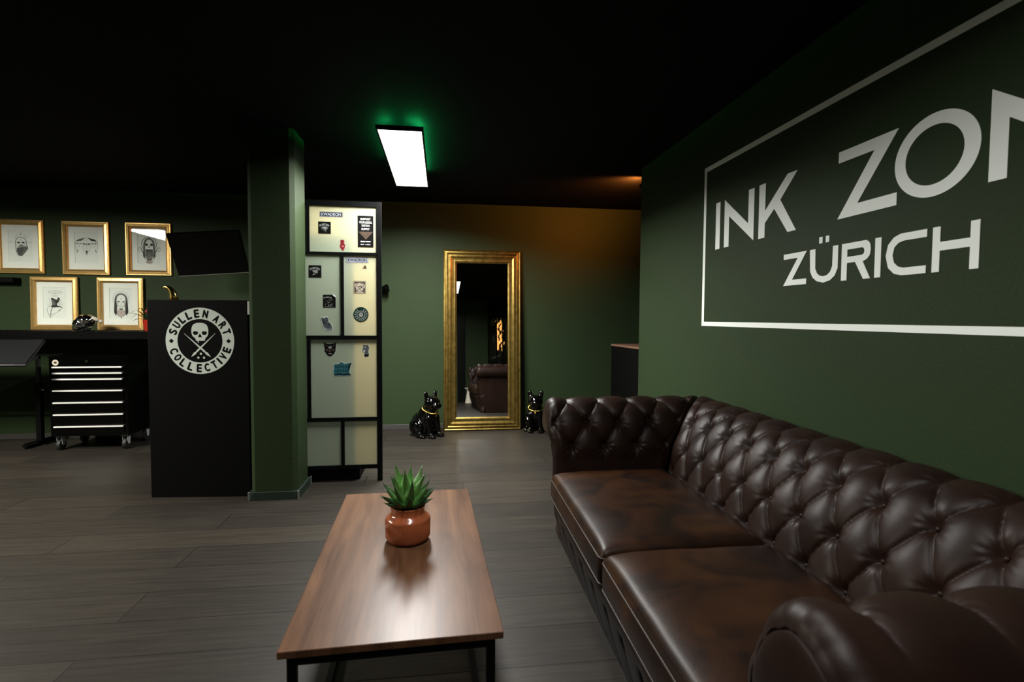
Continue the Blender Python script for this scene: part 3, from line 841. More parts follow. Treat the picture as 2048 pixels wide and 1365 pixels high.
def rim(b, x0, x1, z0, z1, k, mi=0):
    ring(b, PS, rc(x0, x1, z0, z1), rc(x0 + k, x1 - k, z0 + k, z1 - k), 0.0012, 0.0014, mi)
def scribble(b, cx, cy, w_, h_, seed, n=14, mi=0, lw=0.003):
    r = random.Random(seed)
    for _ in range(n):
        x, y = cx + r.uniform(-w_, w_) / 2, cy + r.uniform(-h_, h_) / 2
        pts = [(x, y)]; a = r.uniform(0, 6.28)
        for k in range(4):
            a += r.uniform(-.9, .9); x += math.cos(a) * w_ * .11; y += math.sin(a) * h_ * .11; 
            x = max(cx - w_ / 2, min(cx + w_ / 2, x)); y = max(cy - h_ / 2, min(cy + h_ / 2, y)); pts.append((x, y))
        stroke(b, PS, pts, [lw * .5, lw, lw, lw, lw * .4], 0.0012, 0.0014, mi)
def archmarks(b, cx, cy, w_, n=8, mi=0, h_=0.016, sag=0.010):
    for k in range(n):
        u = (k + .5) / n * 2 - 1; x = cx + u * w_ / 2; y = cy - sag * u * u
        wb = w_ / n * .34
        stroke(b, PS, [(x - wb, y - h_ / 2), (x - wb, y + h_ / 2)], 0.0030, 0.0012, 0.0014, mi)
        if k % 3 != 1: stroke(b, PS, [(x + wb * .8, y - h_ / 2), (x + wb * .5, y + h_ / 2)], 0.0028, 0.0012, 0.0014, mi)
        if k % 2: stroke(b, PS, [(x - wb, y), (x + wb, y)], 0.0028, 0.0012, 0.0014, mi)
        else: stroke(b, PS, [(x - wb, y + h_ * .4), (x + wb, y + h_ * .4)], 0.0028, 0.0012, 0.0014, mi)
def mk_kw(x0, x1, z0, z1, seed=0):
    def f(b):
        rim(b, x0 + .002, x1 - .002, z0 + .002, z1 - .002, 0.0025)
        text(b, PS, 'KWADRON', dx((x0 + x1) / 2), (z0 + z1) / 2, (x1 - x0) * .84, (z1 - z0) * .52, 0.0015, 0, bold=0.0009)
    return f
sticker('black rectangular sticker with silver lettering at the top of the pane', rc(-0.893, -0.727, 1.985, 2.024), m_stblack, mk_kw(-0.893, -0.727, 1.985, 2.024), [m_stsilver])
sticker('silver rectangular sticker with black lettering', rc(-0.705, -0.545, 1.652, 1.692), m_stsilver, mk_kw(-0.705, -0.545, 1.652, 1.692), [m_stblack])
def mk_punk(cx, cz, seed):
    def f(b):
        archmarks(b, dx(cx), cz + 0.024, 0.074, 8)
        slab(b, PS, [(dx(cx) - .022, cz + .006), (dx(cx) + .018, cz + .010), (dx(cx) + .012, cz + .002), (dx(cx) + .020, cz - .008), (dx(cx) + .004, cz - .012), (dx(cx) - .010, cz - .004)], 0.0012, 0.0014)
        scribble(b, dx(cx), cz - 0.012, 0.045, 0.035, seed, 10, lw=.0025)
    return f
sticker('black square sticker with arched pale print, upper pane', rc(-0.903, -0.814, 1.861, 1.950), m_stblack, mk_punk(-0.858, 1.905, 3), [m_stgrey])
sticker('black square sticker with arched pale print, middle left pane', rc(-0.974, -0.884, 1.537, 1.628), m_stblack, mk_punk(-0.929, 1.583, 4), [m_stgrey])
def mk_red(b):
    scribble(b, dx(-.728), 1.80, .018, .02, 8, 6, 0, .003)
    slab(b, PS, [(dx(-.735), 1.774), (dx(-.722), 1.775), (dx(-.723), 1.771), (dx(-.734), 1.770)], .0012, .0014, 1)
sticker('small red figure sticker', [(dx(x), z) for x, z in ((-.745, 1.819), (-.722, 1.819), (-.716, 1.806), (-.722, 1.796), (-.714, 1.788), (-.713, 1.770), (-.719, 1.752), (-.730, 1.736), (-.737, 1.751), (-.748, 1.762), (-.750, 1.780), (-.743, 1.793), (-.746, 1.805))], m_stred, mk_red, [m_stblack, m_print])
def mk_support(b):
    cx = dx(-.564)
    for k, (s, wf) in enumerate((('SUPPORT', .072), ('YOUR LOCAL', .092), ('TATTOO', .058), ('SUPPLY', .058))):
        text(b, PS, s, cx, 1.977 - k * .0243, wf, .0140, .0015, 0, bold=0.0006)
    slab(b, PS, [(dx(-.618), 1.884), (dx(-.510), 1.884), (dx(-.525), 1.866), (dx(-.562), 1.826), (dx(-.602), 1.868)], .0012, .0014, 1)
    for k in range(9): stroke(b, PS, [(dx(-.612 + k * .012), 1.884), (dx(-.585 + k * .006), 1.840)], .0012, .0014, .0015, 2)
    stroke(b, PS, [(cx - .036, 1.811), (cx - .004, 1.811)], .010, .0012, .0014, 0); stroke(b, PS, [(cx + .000, 1.812), (cx + .036, 1.811)], .008, .0012, .0014, 0)
    stroke(b, PS, [(cx - .036, 1.789), (cx - .012, 1.789)], .0045, .0012, .0014, 0)
    stroke(b, PS, [(cx - .003, 1.789), (cx + .002, 1.789)], .003, .0012, .0014, 0)
    stroke(b, PS, [(cx + .008, 1.789), (cx + .034, 1.789)], .0045, .0012, .0014, 0)
sticker('tall black poster sticker with white lettering', rc(-0.621, -0.507, 1.767, 2.002), m_stblack, mk_support, [m_print, m_stbrown, m_stblack])
def mk_sq(b):
    scribble(b, dx(-.575), 1.620, .028, .024, 21, 7, 0, .0032)
sticker('tiny scribble sticker', [(dx(x), z) for x, z in ((-.590, 1.614), (-.578, 1.620), (-.580, 1.632), (-.566, 1.634), (-.560, 1.624), (-.558, 1.611), (-.570, 1.608))], m_stbrown, None)
def mk_sqc(b):
    cx, cz = dx(-.609), 1.471
    rim(b, -.651, -.567, 1.427, 1.514, .002)
    archmarks(b, cx, cz + .026, .062, 7, h_=.011)
    ring(b, PS, ell(cx, cz - .004, .027, .025), ell(cx, cz - .004, .021, .019), .0012, .0014)
    scribble(b, cx, cz - .004, .038, .034, 11, 14, lw=.0032)
    stroke(b, PS, [(cx - .024, cz - .036), (cx + .024, cz - .036)], .006, .0012, .0014)
    scribble(b, cx - .033, cz, .006, .05, 12, 6); scribble(b, cx + .033, cz, .006, .05, 13, 6)
sticker('dark brown square sticker with cream print', rc(-0.654, -0.564, 1.424, 1.517), m_stbrown, mk_sqc, [m_cream])
def mk_peel(b):
    archmarks(b, dx(-.84), 1.393, .058, 7, h_=.010, sag=.006); scribble(b, dx(-.832), 1.352, .050, .045, 31, 12, lw=.0018)
    stroke(b, PS, [(dx(-.866), 1.324), (dx(-.80), 1.322)], .0014, .0012, .0014)
    slab(b, PS, [(dx(-.806), 1.413), (dx(-.797), 1.402), (dx(-.784), 1.394), (dx(-.786), 1.403), (dx(-.795), 1.412)], .0012, .004, 1)
sticker('black square sticker with a peeling corner', [(dx(-.874), 1.316), (dx(-.784), 1.316), (dx(-.784), 1.393), (dx(-.797), 1.401), (dx(-.808), 1.412), (dx(-.874), 1.412)], m_stblack, mk_peel, [m_stgrey, m_white])
def mk_round(b):
    cx, cz = dx(-.6015), 1.266
    ring(b, PS, ell(cx, cz, .030), ell(cx, cz, .026), .0012, .0014)
    for a in range(-160, 200, 24):
        if -30 < a - 90 < 30: continue
        ca, sa = math.cos(R_(a)), math.sin(R_(a))
        stroke(b, PS, [(cx + ca * .033, cz + sa * .033), (cx + ca * .048, cz + sa * .048)], .0045, .0012, .0014)
        stroke(b, PS, [(cx + math.cos(R_(a + 8)) * .038, cz + math.sin(R_(a + 8)) * .038), (cx + math.cos(R_(a + 8)) * .047, cz + math.sin(R_(a + 8)) * .047)], .0028, .0012, .0014)
    slab(b, PS, ell(cx, cz - .002, .016, .017), .0012, .0014)
    for k in range(-3, 4): stroke(b, PS, [(cx + k * .006, cz + .014), (cx + k * .007, cz + .024)], .002, .0012, .0014)
    for sx in (-.006, .006): slab(b, PS, ell(cx + sx, cz, .0028, .003, 10), .0014, .0016, 1)
sticker('round dark green sticker with pale ring of marks', ell(dx(-.6015), 1.266, .0555, .0570, 40), m_stdkteal, mk_round, [m_stgrey, m_stblack])
def mk_boot(b):
    scribble(b, dx(-.852), 1.205, .05, .07, 41, 22, 0, .0028)
    stroke(b, PS, [(dx(-.868), 1.166), (dx(-.842), 1.153), (dx(-.814), 1.158)], .006, .0012, .0014, 1)
sticker('pale-edged sticker of a grey boot', [(dx(x), z) for x, z in ((-.889, 1.246), (-.868, 1.234), (-.852, 1.250), (-.842, 1.240), (-.836, 1.210), (-.816, 1.188), (-.809, 1.168), (-.812, 1.147), (-.846, 1.145), (-.868, 1.162), (-.876, 1.190), (-.888, 1.225))], m_ststeel, mk_boot, [m_stblack, m_stgrey], border=.0055)
def mk_owl(b):
    cx = dx(-.827)
    for sx in (-1, 1):
        slab(b, PS, ell(cx + sx * .024, 1.000, .010, .008, 14), .0012, .0014, 0)
        stroke(b, PS, [(cx + sx * .044, 1.052), (cx + sx * .020, 1.028), (cx, 1.020)], [.002, .006, .004], .0012, .0014, 2)
    slab(b, PS, ell(cx, 1.020, .012, .010, 14), .0012, .0014, 1)
    slab(b, PS, [(cx - .012, .995), (cx + .012, .995), (cx, .975)], .0012, .0014, 0)
    scribble(b, cx, .985, .06, .05, 51, 14, 2, .0025)
    stroke(b, PS, [(cx - .012, .972), (cx + .012, .972)], .004, .0012, .0014, 3)
sticker('dark horned mask sticker with pale outline', [(dx(x), z) for x, z in ((-.875, 1.060), (-.852, 1.048), (-.827, 1.046), (-.803, 1.048), (-.779, 1.060), (-.784, 1.032), (-.787, 1.010), (-.788, .990), (-.800, .972), (-.810, .958), (-.827, .951), (-.844, .958), (-.854, .972), (-.868, .990), (-.866, 1.012), (-.870, 1.032))], m_stblack, mk_owl, [m_stbrown, m_stsilver, m_stbrown, m_cream], border=.003)
def mk_map(b):
    cx = dx(-.742)
    for row in range(2):
        for k in range(9):
            x = dx(-.790) + .0115 * k; z = .874 - .031 * row
            stroke(b, PS, [(x, z - .010), (x + .003, z + .011)], .0042, .0012, .0014, 0)
            if k % 2: stroke(b, PS, [(x - .003, z), (x + .006, z)], .0035, .0012, .0014, 0)
    stroke(b, PS, [(dx(-.797), .812), (dx(-.760), .822), (dx(-.735), .812), (dx(-.700), .820), (dx(-.680), .810)], .009, .0012, .0014, 1)
    slab(b, PS, [(dx(-.690), .896), (dx(-.671), .905), (dx(-.690), .850), (dx(-.700), .838)], .0012, .0014, 2)
sticker('teal lettered sticker with ragged pale outline', [(dx(x), z) for x, z in ((-.800, .893), (-.765, .896), (-.752, .909), (-.740, .909), (-.728, .896), (-.672, .905), (-.682, .870), (-.690, .838), (-.682, .815), (-.700, .807), (-.735, .806), (-.790, .806), (-.806, .825), (-.802, .850))], m_stteal, mk_map, [m_stdkteal, m_stblack, m_stdkteal], border=.0035)
def mk_head(b):
    cx = dx(-.568)
    slab(b, PS, ell(cx - .006, 1.020, .010, .007, 16), .0012, .0014, 1)
    slab(b, PS, [(cx - .022, .998), (cx - .002, 1.000), (cx - .006, .986), (cx - .020, .988)], .0012, .0014, 2)
    slab(b, PS, [(cx - .008, .968), (cx + .024, .962), (cx + .018, .950), (cx - .010, .948)], .0012, .0014, 0)
    stroke(b, PS, [(cx - .014, 1.030), (cx - .012, 1.039)], .003, .0012, .0014, 0); stroke(b, PS, [(cx + .012, 1.030), (cx + .014, 1.037)], .003, .0012, .0014, 0)
sticker('small helmeted head sticker', [(dx(x), z) for x, z in ((-.584, 1.038), (-.568, 1.034), (-.552, 1.036), (-.544, 1.020), (-.547, 1.000), (-.550, .985), (-.544, .965), (-.548, .952), (-.576, .947), (-.580, .962), (-.574, .978), (-.592, .988), (-.594, .998), (-.588, 1.010), (-.588, 1.024))], m_ststeel, mk_head, [m_stblack, m_stgrey, m_cream], border=.003)

# cupboard standing behind the divider
T = thing('storage_cupboard', 'tall black cupboard standing behind the frosted divider', 'cupboard', (-0.90, 4.30, 0))
b = nbm(); box(b, -0.30, 0.275, -0.215, 0.20, 0.0, 1.90, bev=0.003, seg=1); obj('body', b, m_blackmatte, T)
for k in (0, 1):
    b = nbm(); box(b, -0.295 + k * 0.285, -0.013 + k * 0.285, 0.2005, 0.2175, 0.06, 1.89, bev=0.002, seg=1); d = obj('door', b, m_blackmatte, T)
    b = nbm(); tube(b, [(-0.03 + k * 0.035, 0.235, 0.9), (-0.03 + k * 0.035, 0.235, 1.1)], 0.005, 8); box(b, -0.034 + k * .035, -0.026 + k * .035, 0.217, 0.236, 0.91, 0.92); box(b, -0.034 + k * .035, -0.026 + k * .035, 0.217, 0.236, 1.08, 1.09); obj('handle', b, m_alu, d)

# ------------------------------------------------------------------ reception desk with round logo
T = thing('reception_desk', 'tall black reception desk with a round white skull emblem, left of the green column', 'desk', (-1.974, 3.831, 0), (0, 0, R_(-4.3)))
b = nbm(); box(b, 0, 0.663, 0, 0.025, 0.0, 1.357, bev=0.004, seg=2); obj('front_panel', b, m_blackmatte, T)
b = nbm(); box(b, 0.0, 0.022, 0.025, 0.42, 0.0, 1.335); obj('side_panel', b, m_blackmatte, T)
b = nbm(); box(b, 0.641, 0.663, 0.025, 0.42, 0.0, 1.335); obj('side_panel', b, m_blackmatte, T)
b = nbm(); box(b, 0.0, 0.663, 0.0255, 0.42, 1.3352, 1.357, bev=0.002, seg=1); obj('top', b, m_blackmatte, T)
PD = Pl((0.344, 0, 1.079), (1, 0, 0), (0, 0, 1))
K = 0.226 / 602
b = nbm(); ring(b, PD, ell(0, 0, 0.226, n=96), ell(0, 0, 0.1485, n=96), 0.0002, 0.0012)
sk = [(0, 328), (45, 326), (80, 316), (115, 295), (135, 262), (146, 220), (149, 180), (145, 125), (130, 85), (100, 55), (90, 35), (84, 2), (-22, 2), (-26, -10), (-22, -24), (-33, -40), (-42, -24), (-38, 2), (-70, 2), (-80, 40), (-100, 60), (-130, 88), (-146, 130), (-150, 180), (-146, 220), (-135, 262), (-115, 295), (-80, 316), (-45, 326)]
sk = [(x * K, y * K) for x, y in sk]
# skull with sockets: paint the skull, then the sockets in the panel colour just above it
slab(b, PD, sk, 0.0002, 0.0012)
for (x0, y0, x1, y1) in ((-280, 136, 182, -292), (272, 140, -158, -290)):
    A, B = Vector((x0, y0)) * K, Vector((x1, y1)) * K
    P = [A.lerp(B, f) for f in (0, .5, .76, .80, .85, .92, 1.0)]
    stroke(b, PD, [tuple(p) for p in P], [k * K for k in (5, 26, 34, 22, 46, 30, 4)], 0.0002, 0.0014 if x0 < 0 else 0.0012)
for x, y in ((10, -235), (-36, -306), (64, -306)): slab(b, PD, ell(x * K, y * K, 20 * K, n=20), 0.0002, 0.0012)
lg = fobj('emblem', b, m_logo, T); lg['label'] = 'round sage-white skull and brushes emblem'
b = nbm()
for sx in (-1, 1):
    P = [(sx * 78 + x, 142 + y) for x, y in ((-45, 0), (-42, 20), (-28, 31), (0, 32), (30, 30), (43, 18), (44, -2), (36, -22), (14, -32), (-18, -32), (-38, -22))]
    slab(b, PD, [(x * K, y * K) for x, y in P], 0.0012, 0.0015)
    slab(b, PD, [((sx * 502 + x) * K, y * K - .0) for x, y in ((-44, -3), (0, 38), (44, -3), (0, -44))], 0.0012, 0.0015)
slab(b, PD, [(x * K, y * K) for x, y in ((0, 132), (14, 112), (28, 85), (28, 66), (8, 64), (0, 72), (-8, 64), (-28, 66), (-28, 85), (-14, 112))], 0.0012, 0.0015)
for ch, a in (('S', -70.7), ('U', -54.5), ('L', -39), ('L', -23), ('E', -6), ('N', 12), ('A', 36.5), ('R', 54.5), ('T', 70.5)):
    r = 0.1865; x, y = r * math.sin(R_(a)), r * math.cos(R_(a))
    text(b, PD, ch, x, y, 0.029, 0.050, 0.0015, rot=R_(-a), bold=0.0032)
for ch, a in (('C', -68), ('O', -52.5), ('L', -37.5), ('L', -20.5), ('E', -2.5), ('C', 13.5), ('T', 29.5), ('I', 42.5), ('V', 55), ('E', 70.5)):
    r = 0.1865; x, y = r * math.sin(R_(a)), -r * math.cos(R_(a))
    text(b, PD, ch, x, y, 0.029 if ch != 'I' else 0.008, 0.050, 0.0015, rot=R_(a), bold=0.0032)
q = fobj('lettering', b, m_blackmatte, lg); q['label'] = 'black lettering and skull features'

# gold horn ornament on the desk
T = thing('horn_ornament', 'small curved gold horn ornament standing on top of the black desk', 'ornament', (-1.915, 4.03, 1.358))
b = nbm(); P, rr = [], []
for k in range(15):
    u = k / 14; a = u * 1.75
    P.append((0.018 - 0.062 * (1 - math.cos(a)), 0.0, 0.010 + 0.088 * math.sin(min(a, 1.57)) - (0.012 * max(0, a - 1.4) / .35)))
    rr.append(0.026 * (1 - u) ** 0.75 + 0.003)
tube(b, P, rr, 16); obj('horn', b, m_brass, T, smooth=True)
b = nbm(); lathe(b, [(0.034, 0.0), (0.034, 0.006), (0.026, 0.012)], (0.018, 0, 0)); obj('foot', b, m_brass, T, smooth=30)
T = tag(obj('light_switch', (lambda b: (box(b, -0.008, 0.008, -0.03, 0.03, -0.045, 0.045, bev=0.003), b)[1])(nbm()), m_white, loc=(-1.2915, 3.765, 1.305)), 'small white switch plate on the left side of the green column', 'light switch')

# ------------------------------------------------------------------ leaning gold mirror
T = thing('floor_mirror', 'tall gold-framed mirror leaning against the back wall between two black dog statues', 'mirror', (0.448, 5.752, 0), (R_(-3.3), 0, 0))
PM = Pl((0, 0, 0), (1, 0, 0), (0, 0, 1))
W_, H_ = 0.431, 2.0
def framemesh(b, pl, hw, h, prof, z0=0):
    loops = []
    for (i, d) in prof:
        loops.append([b.verts.new(pl.p(x, z, d)) for x, z in ((-hw + i, z0 + i), (hw - i, z0 + i), (hw - i, z0 + h - i), (-hw + i, z0 + h - i))])
    for A, B in zip(loops, loops[1:]):
        for k in range(4): b.faces.new((A[k], A[(k + 1) % 4], B[(k + 1) % 4], B[k]))
b = nbm()
prof = [(0.140, 0.0), (0.0, 0.0), (0.0, 0.026), (0.006, 0.036), (0.014, 0.040), (0.020, 0.036), (0.022, 0.030), (0.034, 0.030), (0.038, 0.040), (0.046, 0.043), (0.052, 0.038), (0.056, 0.028), (0.066, 0.028), (0.070, 0.036), (0.076, 0.036), (0.080, 0.028), (0.098, 0.022), (0.116, 0.020), (0.118, 0.028), (0.128, 0.028), (0.134, 0.018), (0.146, 0.010), (0.146, 0.004)]
framemesh(b, PM, W_, H_, prof); obj('frame', b, m_antique, T)
b = nbm(); slab(b, PM, [(-W_ + .142, .142), (W_ - .142, .142), (W_ - .142, H_ - .142), (-W_ + .142, H_ - .142)], 0.003, 0.008); obj('mirror_glass', b, m_mirror, T)

# ------------------------------------------------------------------ dog statues
def dog(label, loc, rz, sc_=1.0):
    T = thing('dog_statue', label, 'dog statue', loc, (0, 0, rz), group='black ceramic dog statues either side of the mirror')
    b = nbm()
    ball(b, (0, .075, .125), (.108, .125, .120)); ball(b, (0, .01, .20), (.088, .095, .125)); ball(b, (0, -.030, .215), (.080, .075, .095))
    capsule(b, (0, -.015, .25), (0, -.045, .32), .072, .066)
    ball(b, (0, -.065, .355), (.082, .074, .064)); ball(b, (0, -.060, .335), (.086, .066, .050))
    ball(b, (0, -.128, .335), (.050, .040, .034)); ball(b, (.026, -.138, .322), (.028, .030, .028)); ball(b, (-.026, -.138, .322), (.028, .030, .028)); ball(b, (0, -.128, .300), (.034, .026, .018))
    for s in (-1, 1):
        rot = Matrix.Rotation(R_(14 * s), 3, 'Y') @ Matrix.Rotation(R_(-8), 3, 'X')
        ball(b, (s * .062, -.048, .425), (.028, .014, .046), rot=rot); ball(b, (s * .056, -.050, .395), (.030, .020, .03))
        capsule(b, (s * .052, -.070, .20), (s * .058, -.098, .045), .036, .026)
        ball(b, (s * .058, -.118, .022), (.032, .044, .024))
        ball(b, (s * .092, .070, .095), (.046, .092, .085), rot=Matrix.Rotation(R_(20), 3, 'X'))
        ball(b, (s * .108, -.010, .022), (.034, .066, .024))
        for k in (-1, 0, 1):
            ball(b, (s * .058 + k * .018, -.154, .017), (.0105, .014, .015), 10, 6); ball(b, (s * .108 + k * .019, -.068, .015), (.011, .014, .014), 10, 6)
    ball(b, (0, .195, .06), (.018, .022, .02))
    def push(c):
        if c.z < 0.0: c.z = 0.0
        return c * sc_
    blob('body', b, m_ceramic, T, 0.0065, 4, push)
    b = nbm()
    for k in range(34):
        a = 2 * math.pi * k / 34
        ball(b, (sc_ * .079 * math.cos(a), sc_ * (-.040 + .079 * math.sin(a)), sc_ * (.272 + .030 * math.sin(a))), sc_ * .0085, 8, 6)
    lathe(b, [(0.002, -.002), (0.011, -.002), (0.011, .002), (0.002, .002)], (0, sc_ * -.128, sc_ * .222), 14, axis='Y')
    c = obj('collar', b, m_brass, T, smooth=True); c['label'] = 'gold chain collar with round tag'
    b = nbm()
    g = [(-.078, -.098, .368), (-.045, -.138, .372), (0, -.148, .372), (.045, -.138, .372), (.078, -.098, .368)]
    for (p, q_) in zip(g, g[1:]):
        vs = [b.verts.new([sc_ * k for k in v]) for v in (p, q_, (q_[0] * .98, q_[1] + .004, q_[2] - .030), (p[0] * .98, p[1] + .004, p[2] - .030), (p[0] * .93, p[1] + .012, p[2]), (q_[0] * .93, q_[1] + .012, q_[2]), (q_[0] * .92, q_[1] + .014, q_[2] - .03), (p[0] * .92, p[1] + .014, p[2] - .03))]
        for f in ((0, 1, 2, 3), (4, 7, 6, 5), (0, 4, 5, 1), (3, 2, 6, 7), (0, 3, 7, 4), (1, 5, 6, 2)): b.faces.new([vs[i] for i in f])
    for s in (-1, 1): tube(b, [(s * sc_ * .078, sc_ * -.098, sc_ * .366), (s * sc_ * .086, sc_ * -.05, sc_ * .368)], .004 * sc_, 6)
    o = obj('sunglasses', b, m_blackgloss, T); o['label'] = 'glossy black sunglasses'
    b = nbm(); ball(b, (0, sc_ * -.168, sc_ * .343), (.014 * sc_, .008 * sc_, .010 * sc_)); obj('nose', b, m_ceramic, T, smooth=True)
    return T
dog('glossy black bulldog statue with gold collar, left of the mirror, facing right', (-0.150, 5.52, 0), R_(46), 1.03)
dog('glossy black bulldog statue with gold collar, right of the mirror, behind the sofa arm', (1.03, 5.66, 0), R_(-12), 0.97)

# ------------------------------------------------------------------ framed drawings
def picture(xc, z0, art, label, yb=5.808, lean=0.0, yaw=0.0):
    T = thing('framed_drawing', label, 'picture', (xc, yb, z0), (R_(-lean), 0, yaw), group='gold-framed ink drawings above the shelf')
    hw, h = 0.214, 0.530
    P = Pl((0, 0, 0), (1, 0, 0), (0, 0, 1))
    b = nbm(); framemesh(b, P, hw, h, [(0.052, 0.0), (0, 0), (0, 0.016), (0.004, 0.022), (0.010, 0.022), (0.013, 0.027), (0.034, 0.030), (0.046, 0.022), (0.052, 0.014), (0.052, 0.006)])
    obj('frame', b, m_gold, T)
    b = nbm()
    rect = lambda i: [(-hw + i, i), (hw - i, i), (hw - i, h - i), (-hw + i, h - i)]
    ix, iz = 0.107, 0.115
    ring(b, P, rect(0.05), [(-hw + ix, iz), (hw - ix, iz), (hw - ix, h - iz + .01), (-hw + ix, h - iz + .01)], 0.004, 0.0065); obj('mount', b, m_mat, T)
    b = nbm(); slab(b, P, rect(0.055), 0.001, 0.003); pap = obj('paper', b, m_paper, T)
    b = nbm(); P2 = Pl((0, -0.003, h / 2), (1, 0, 0), (0, 0, 1)); art(b, P2)
    for v in b.verts: v.co.x *= 1.12; v.co.z = h / 2 + (v.co.z - h / 2) * 1.12
    q = fobj('drawing', b, [m_ink, m_inkgrey, m_inkpink], pap)
    b = nbm(); slab(b, P, rect(0.0515), 0.009, 0.0105); obj('glass', b, m_glass, T)
    return T
def st(b, P, pts, wd, mi=0, lvl=0): stroke(b, P, pts, wd, .0002, .0006 + lvl * .0003, mi)
def sl(b, P, pts, mi=0, lvl=0): slab(b, P, pts, .0002, .0006 + lvl * .0003, mi)
def face_marks(b, P, cx, cy, s, skull=False, lvl=2):
    for sx in (-1, 1):
        if skull: sl(b, P, ell(cx + sx * .017 * s, cy + .002, .010 * s, .009 * s, 14), 0, lvl)
        else:
            st(b, P, [(cx + sx * .026 * s, cy + .002 * s), (cx + sx * .016 * s, cy + .006 * s), (cx + sx * .007 * s, cy)], [.001, .004 * s, .001], 0, lvl)
            sl(b, P, ell(cx + sx * .016 * s, cy, .007 * s, .0035 * s, 10), 0, lvl)
    if skull:
        sl(b, P, [(cx, cy - .006 * s), (cx + .005 * s, cy - .019 * s), (cx - .005 * s, cy - .019 * s)], 0, lvl)
        for k in range(-4, 5): st(b, P, [(cx + k * .0045 * s, cy - .032 * s), (cx + k * .0045 * s, cy - .042 * s)], .0010, 0, lvl)
    else:
        st(b, P, [(cx, cy - .002 * s), (cx + .002 * s, cy - .018 * s), (cx - .004 * s, cy - .020 * s)], .0013, 0, lvl)
        st(b, P, [(cx - .009 * s, cy - .031 * s), (cx, cy - .029 * s), (cx + .009 * s, cy - .031 * s)], [.001, .003, .001], 0, lvl)
def hood(b, P, cx, cy, w_, h_, low, lvl=0):
    n = 18; out = [(cx + w_ * math.cos(math.pi * k / n), cy + h_ * math.sin(math.pi * k / n)) for k in range(n + 1)]
    inn = [(cx + w_ * .72 * math.cos(math.pi * k / n), cy + h_ * .80 * math.sin(math.pi * k / n)) for k in range(n + 1)]
    pts = [(cx + w_ * 1.12, cy - low)] + out + [(cx - w_ * 1.12, cy - low), (cx - w_ * .78, cy - low * 1.18)] + inn[::-1] + [(cx + w_ * .78, cy - low * 1.18)]
    sl(b, P, pts, 1, lvl); st(b, P, [(cx + w_ * 1.12, cy - low)] + out + [(cx - w_ * 1.12, cy - low)], .0022, 0, lvl + 1)
    st(b, P, inn, .0014, 0, lvl + 1)
def art_wrapped(b, P):
    cx = .002; n = 22
    loop = [(cx + .043 * math.cos(R_(a)), .040 + .043 * math.sin(R_(a))) for a in range(-10, 191, 10)]
    st(b, P, [(cx + .05, .0)] + loop + [(cx - .040, -.02), (cx - .036, -.05)], .004, 0, 1)
    sl(b, P, [(cx - .034, -.012), (cx + .050, .006), (cx + .058, -.012), (cx + .040, -.040), (cx + .014, -.075), (cx, -.084), (cx - .022, -.078), (cx - .034, -.05)], 1)
    rr_ = random.Random(3)
    for k in range(16):
        y = -.075 + k * .0052; x0 = cx - .034 + .002 * k * .2; st(b, P, [(x0, y), (x0 + .03, y + .010), (x0 + .045 + .0016 * k, y + .018)], [.001, .0022, .001], 0, 1)
    for sx in (-1, 1): sl(b, P, ell(cx + sx * .018, .036, .013, .007, 14), 0, 1)
    sl(b, P, ell(cx, .016, .008, .004, 12), 1, 1); st(b, P, [(cx, .052), (cx, .070)], .0014, 0, 1)
    st(b, P, [(cx - .022, .0), (cx, .010), (cx + .022, .004)], [.002, .006, .002], 0, 2)
    for a in (0, 45, 62, 90, 118, 135, 180):
        r0, r1 = (.055, .072) if a not in (0, 90, 180) else (.060, .092)
        st(b, P, [(cx + r0 * math.cos(R_(a)), .040 + r0 * math.sin(R_(a))), (cx + r1 * math.cos(R_(a)), .040 + r1 * math.sin(R_(a)))], [.003, .0008], 0, 1)
def art_three(b, P):
    for sx in (-1, 1):
        sl(b, P, [(sx * .006, .096), (sx * .040, .086), (sx * .062, .082), (sx * .082, .066), (sx * .090, .055), (sx * .062, .064), (sx * .040, .066), (sx * .020, .084)], 0 if sx > 0 else 1)
        st(b, P, [(sx * .090, .055), (sx * .094, .020), (sx * .086, -.01), (sx * .078, -.03)], .0016)
        st(b, P, [(sx * .090, .042), (sx * .070, .040), (sx * .052, .046)], [.002, .005, .001]); face_marks(b, P, sx * .060, .040, .9, lvl=1)
        st(b, P, [(sx * .070, -.004), (sx * .074, -.026), (sx * .084, -.046)], [.001, .005, .0008])
        st(b, P, [(sx * .026, -.004), (sx * .020, -.022), (sx * .004, -.046)], .0015)
        st(b, P, [(sx * .022, .030), (sx * .034, .004), (sx * .022, -.012)], .0014)
    st(b, P, [(0, .090), (0, .066)], .0014); face_marks(b, P, 0, .036, 1.2, lvl=1)
    st(b, P, [(-.04, .044), (0, .036), (.045, .042)], [.001, .006, .001]); sl(b, P, [(-.010, -.020), (.010, -.020), (.001, -.064)], 1); st(b, P, [(0, -.03), (.001, -.070)], [.004, .0008])
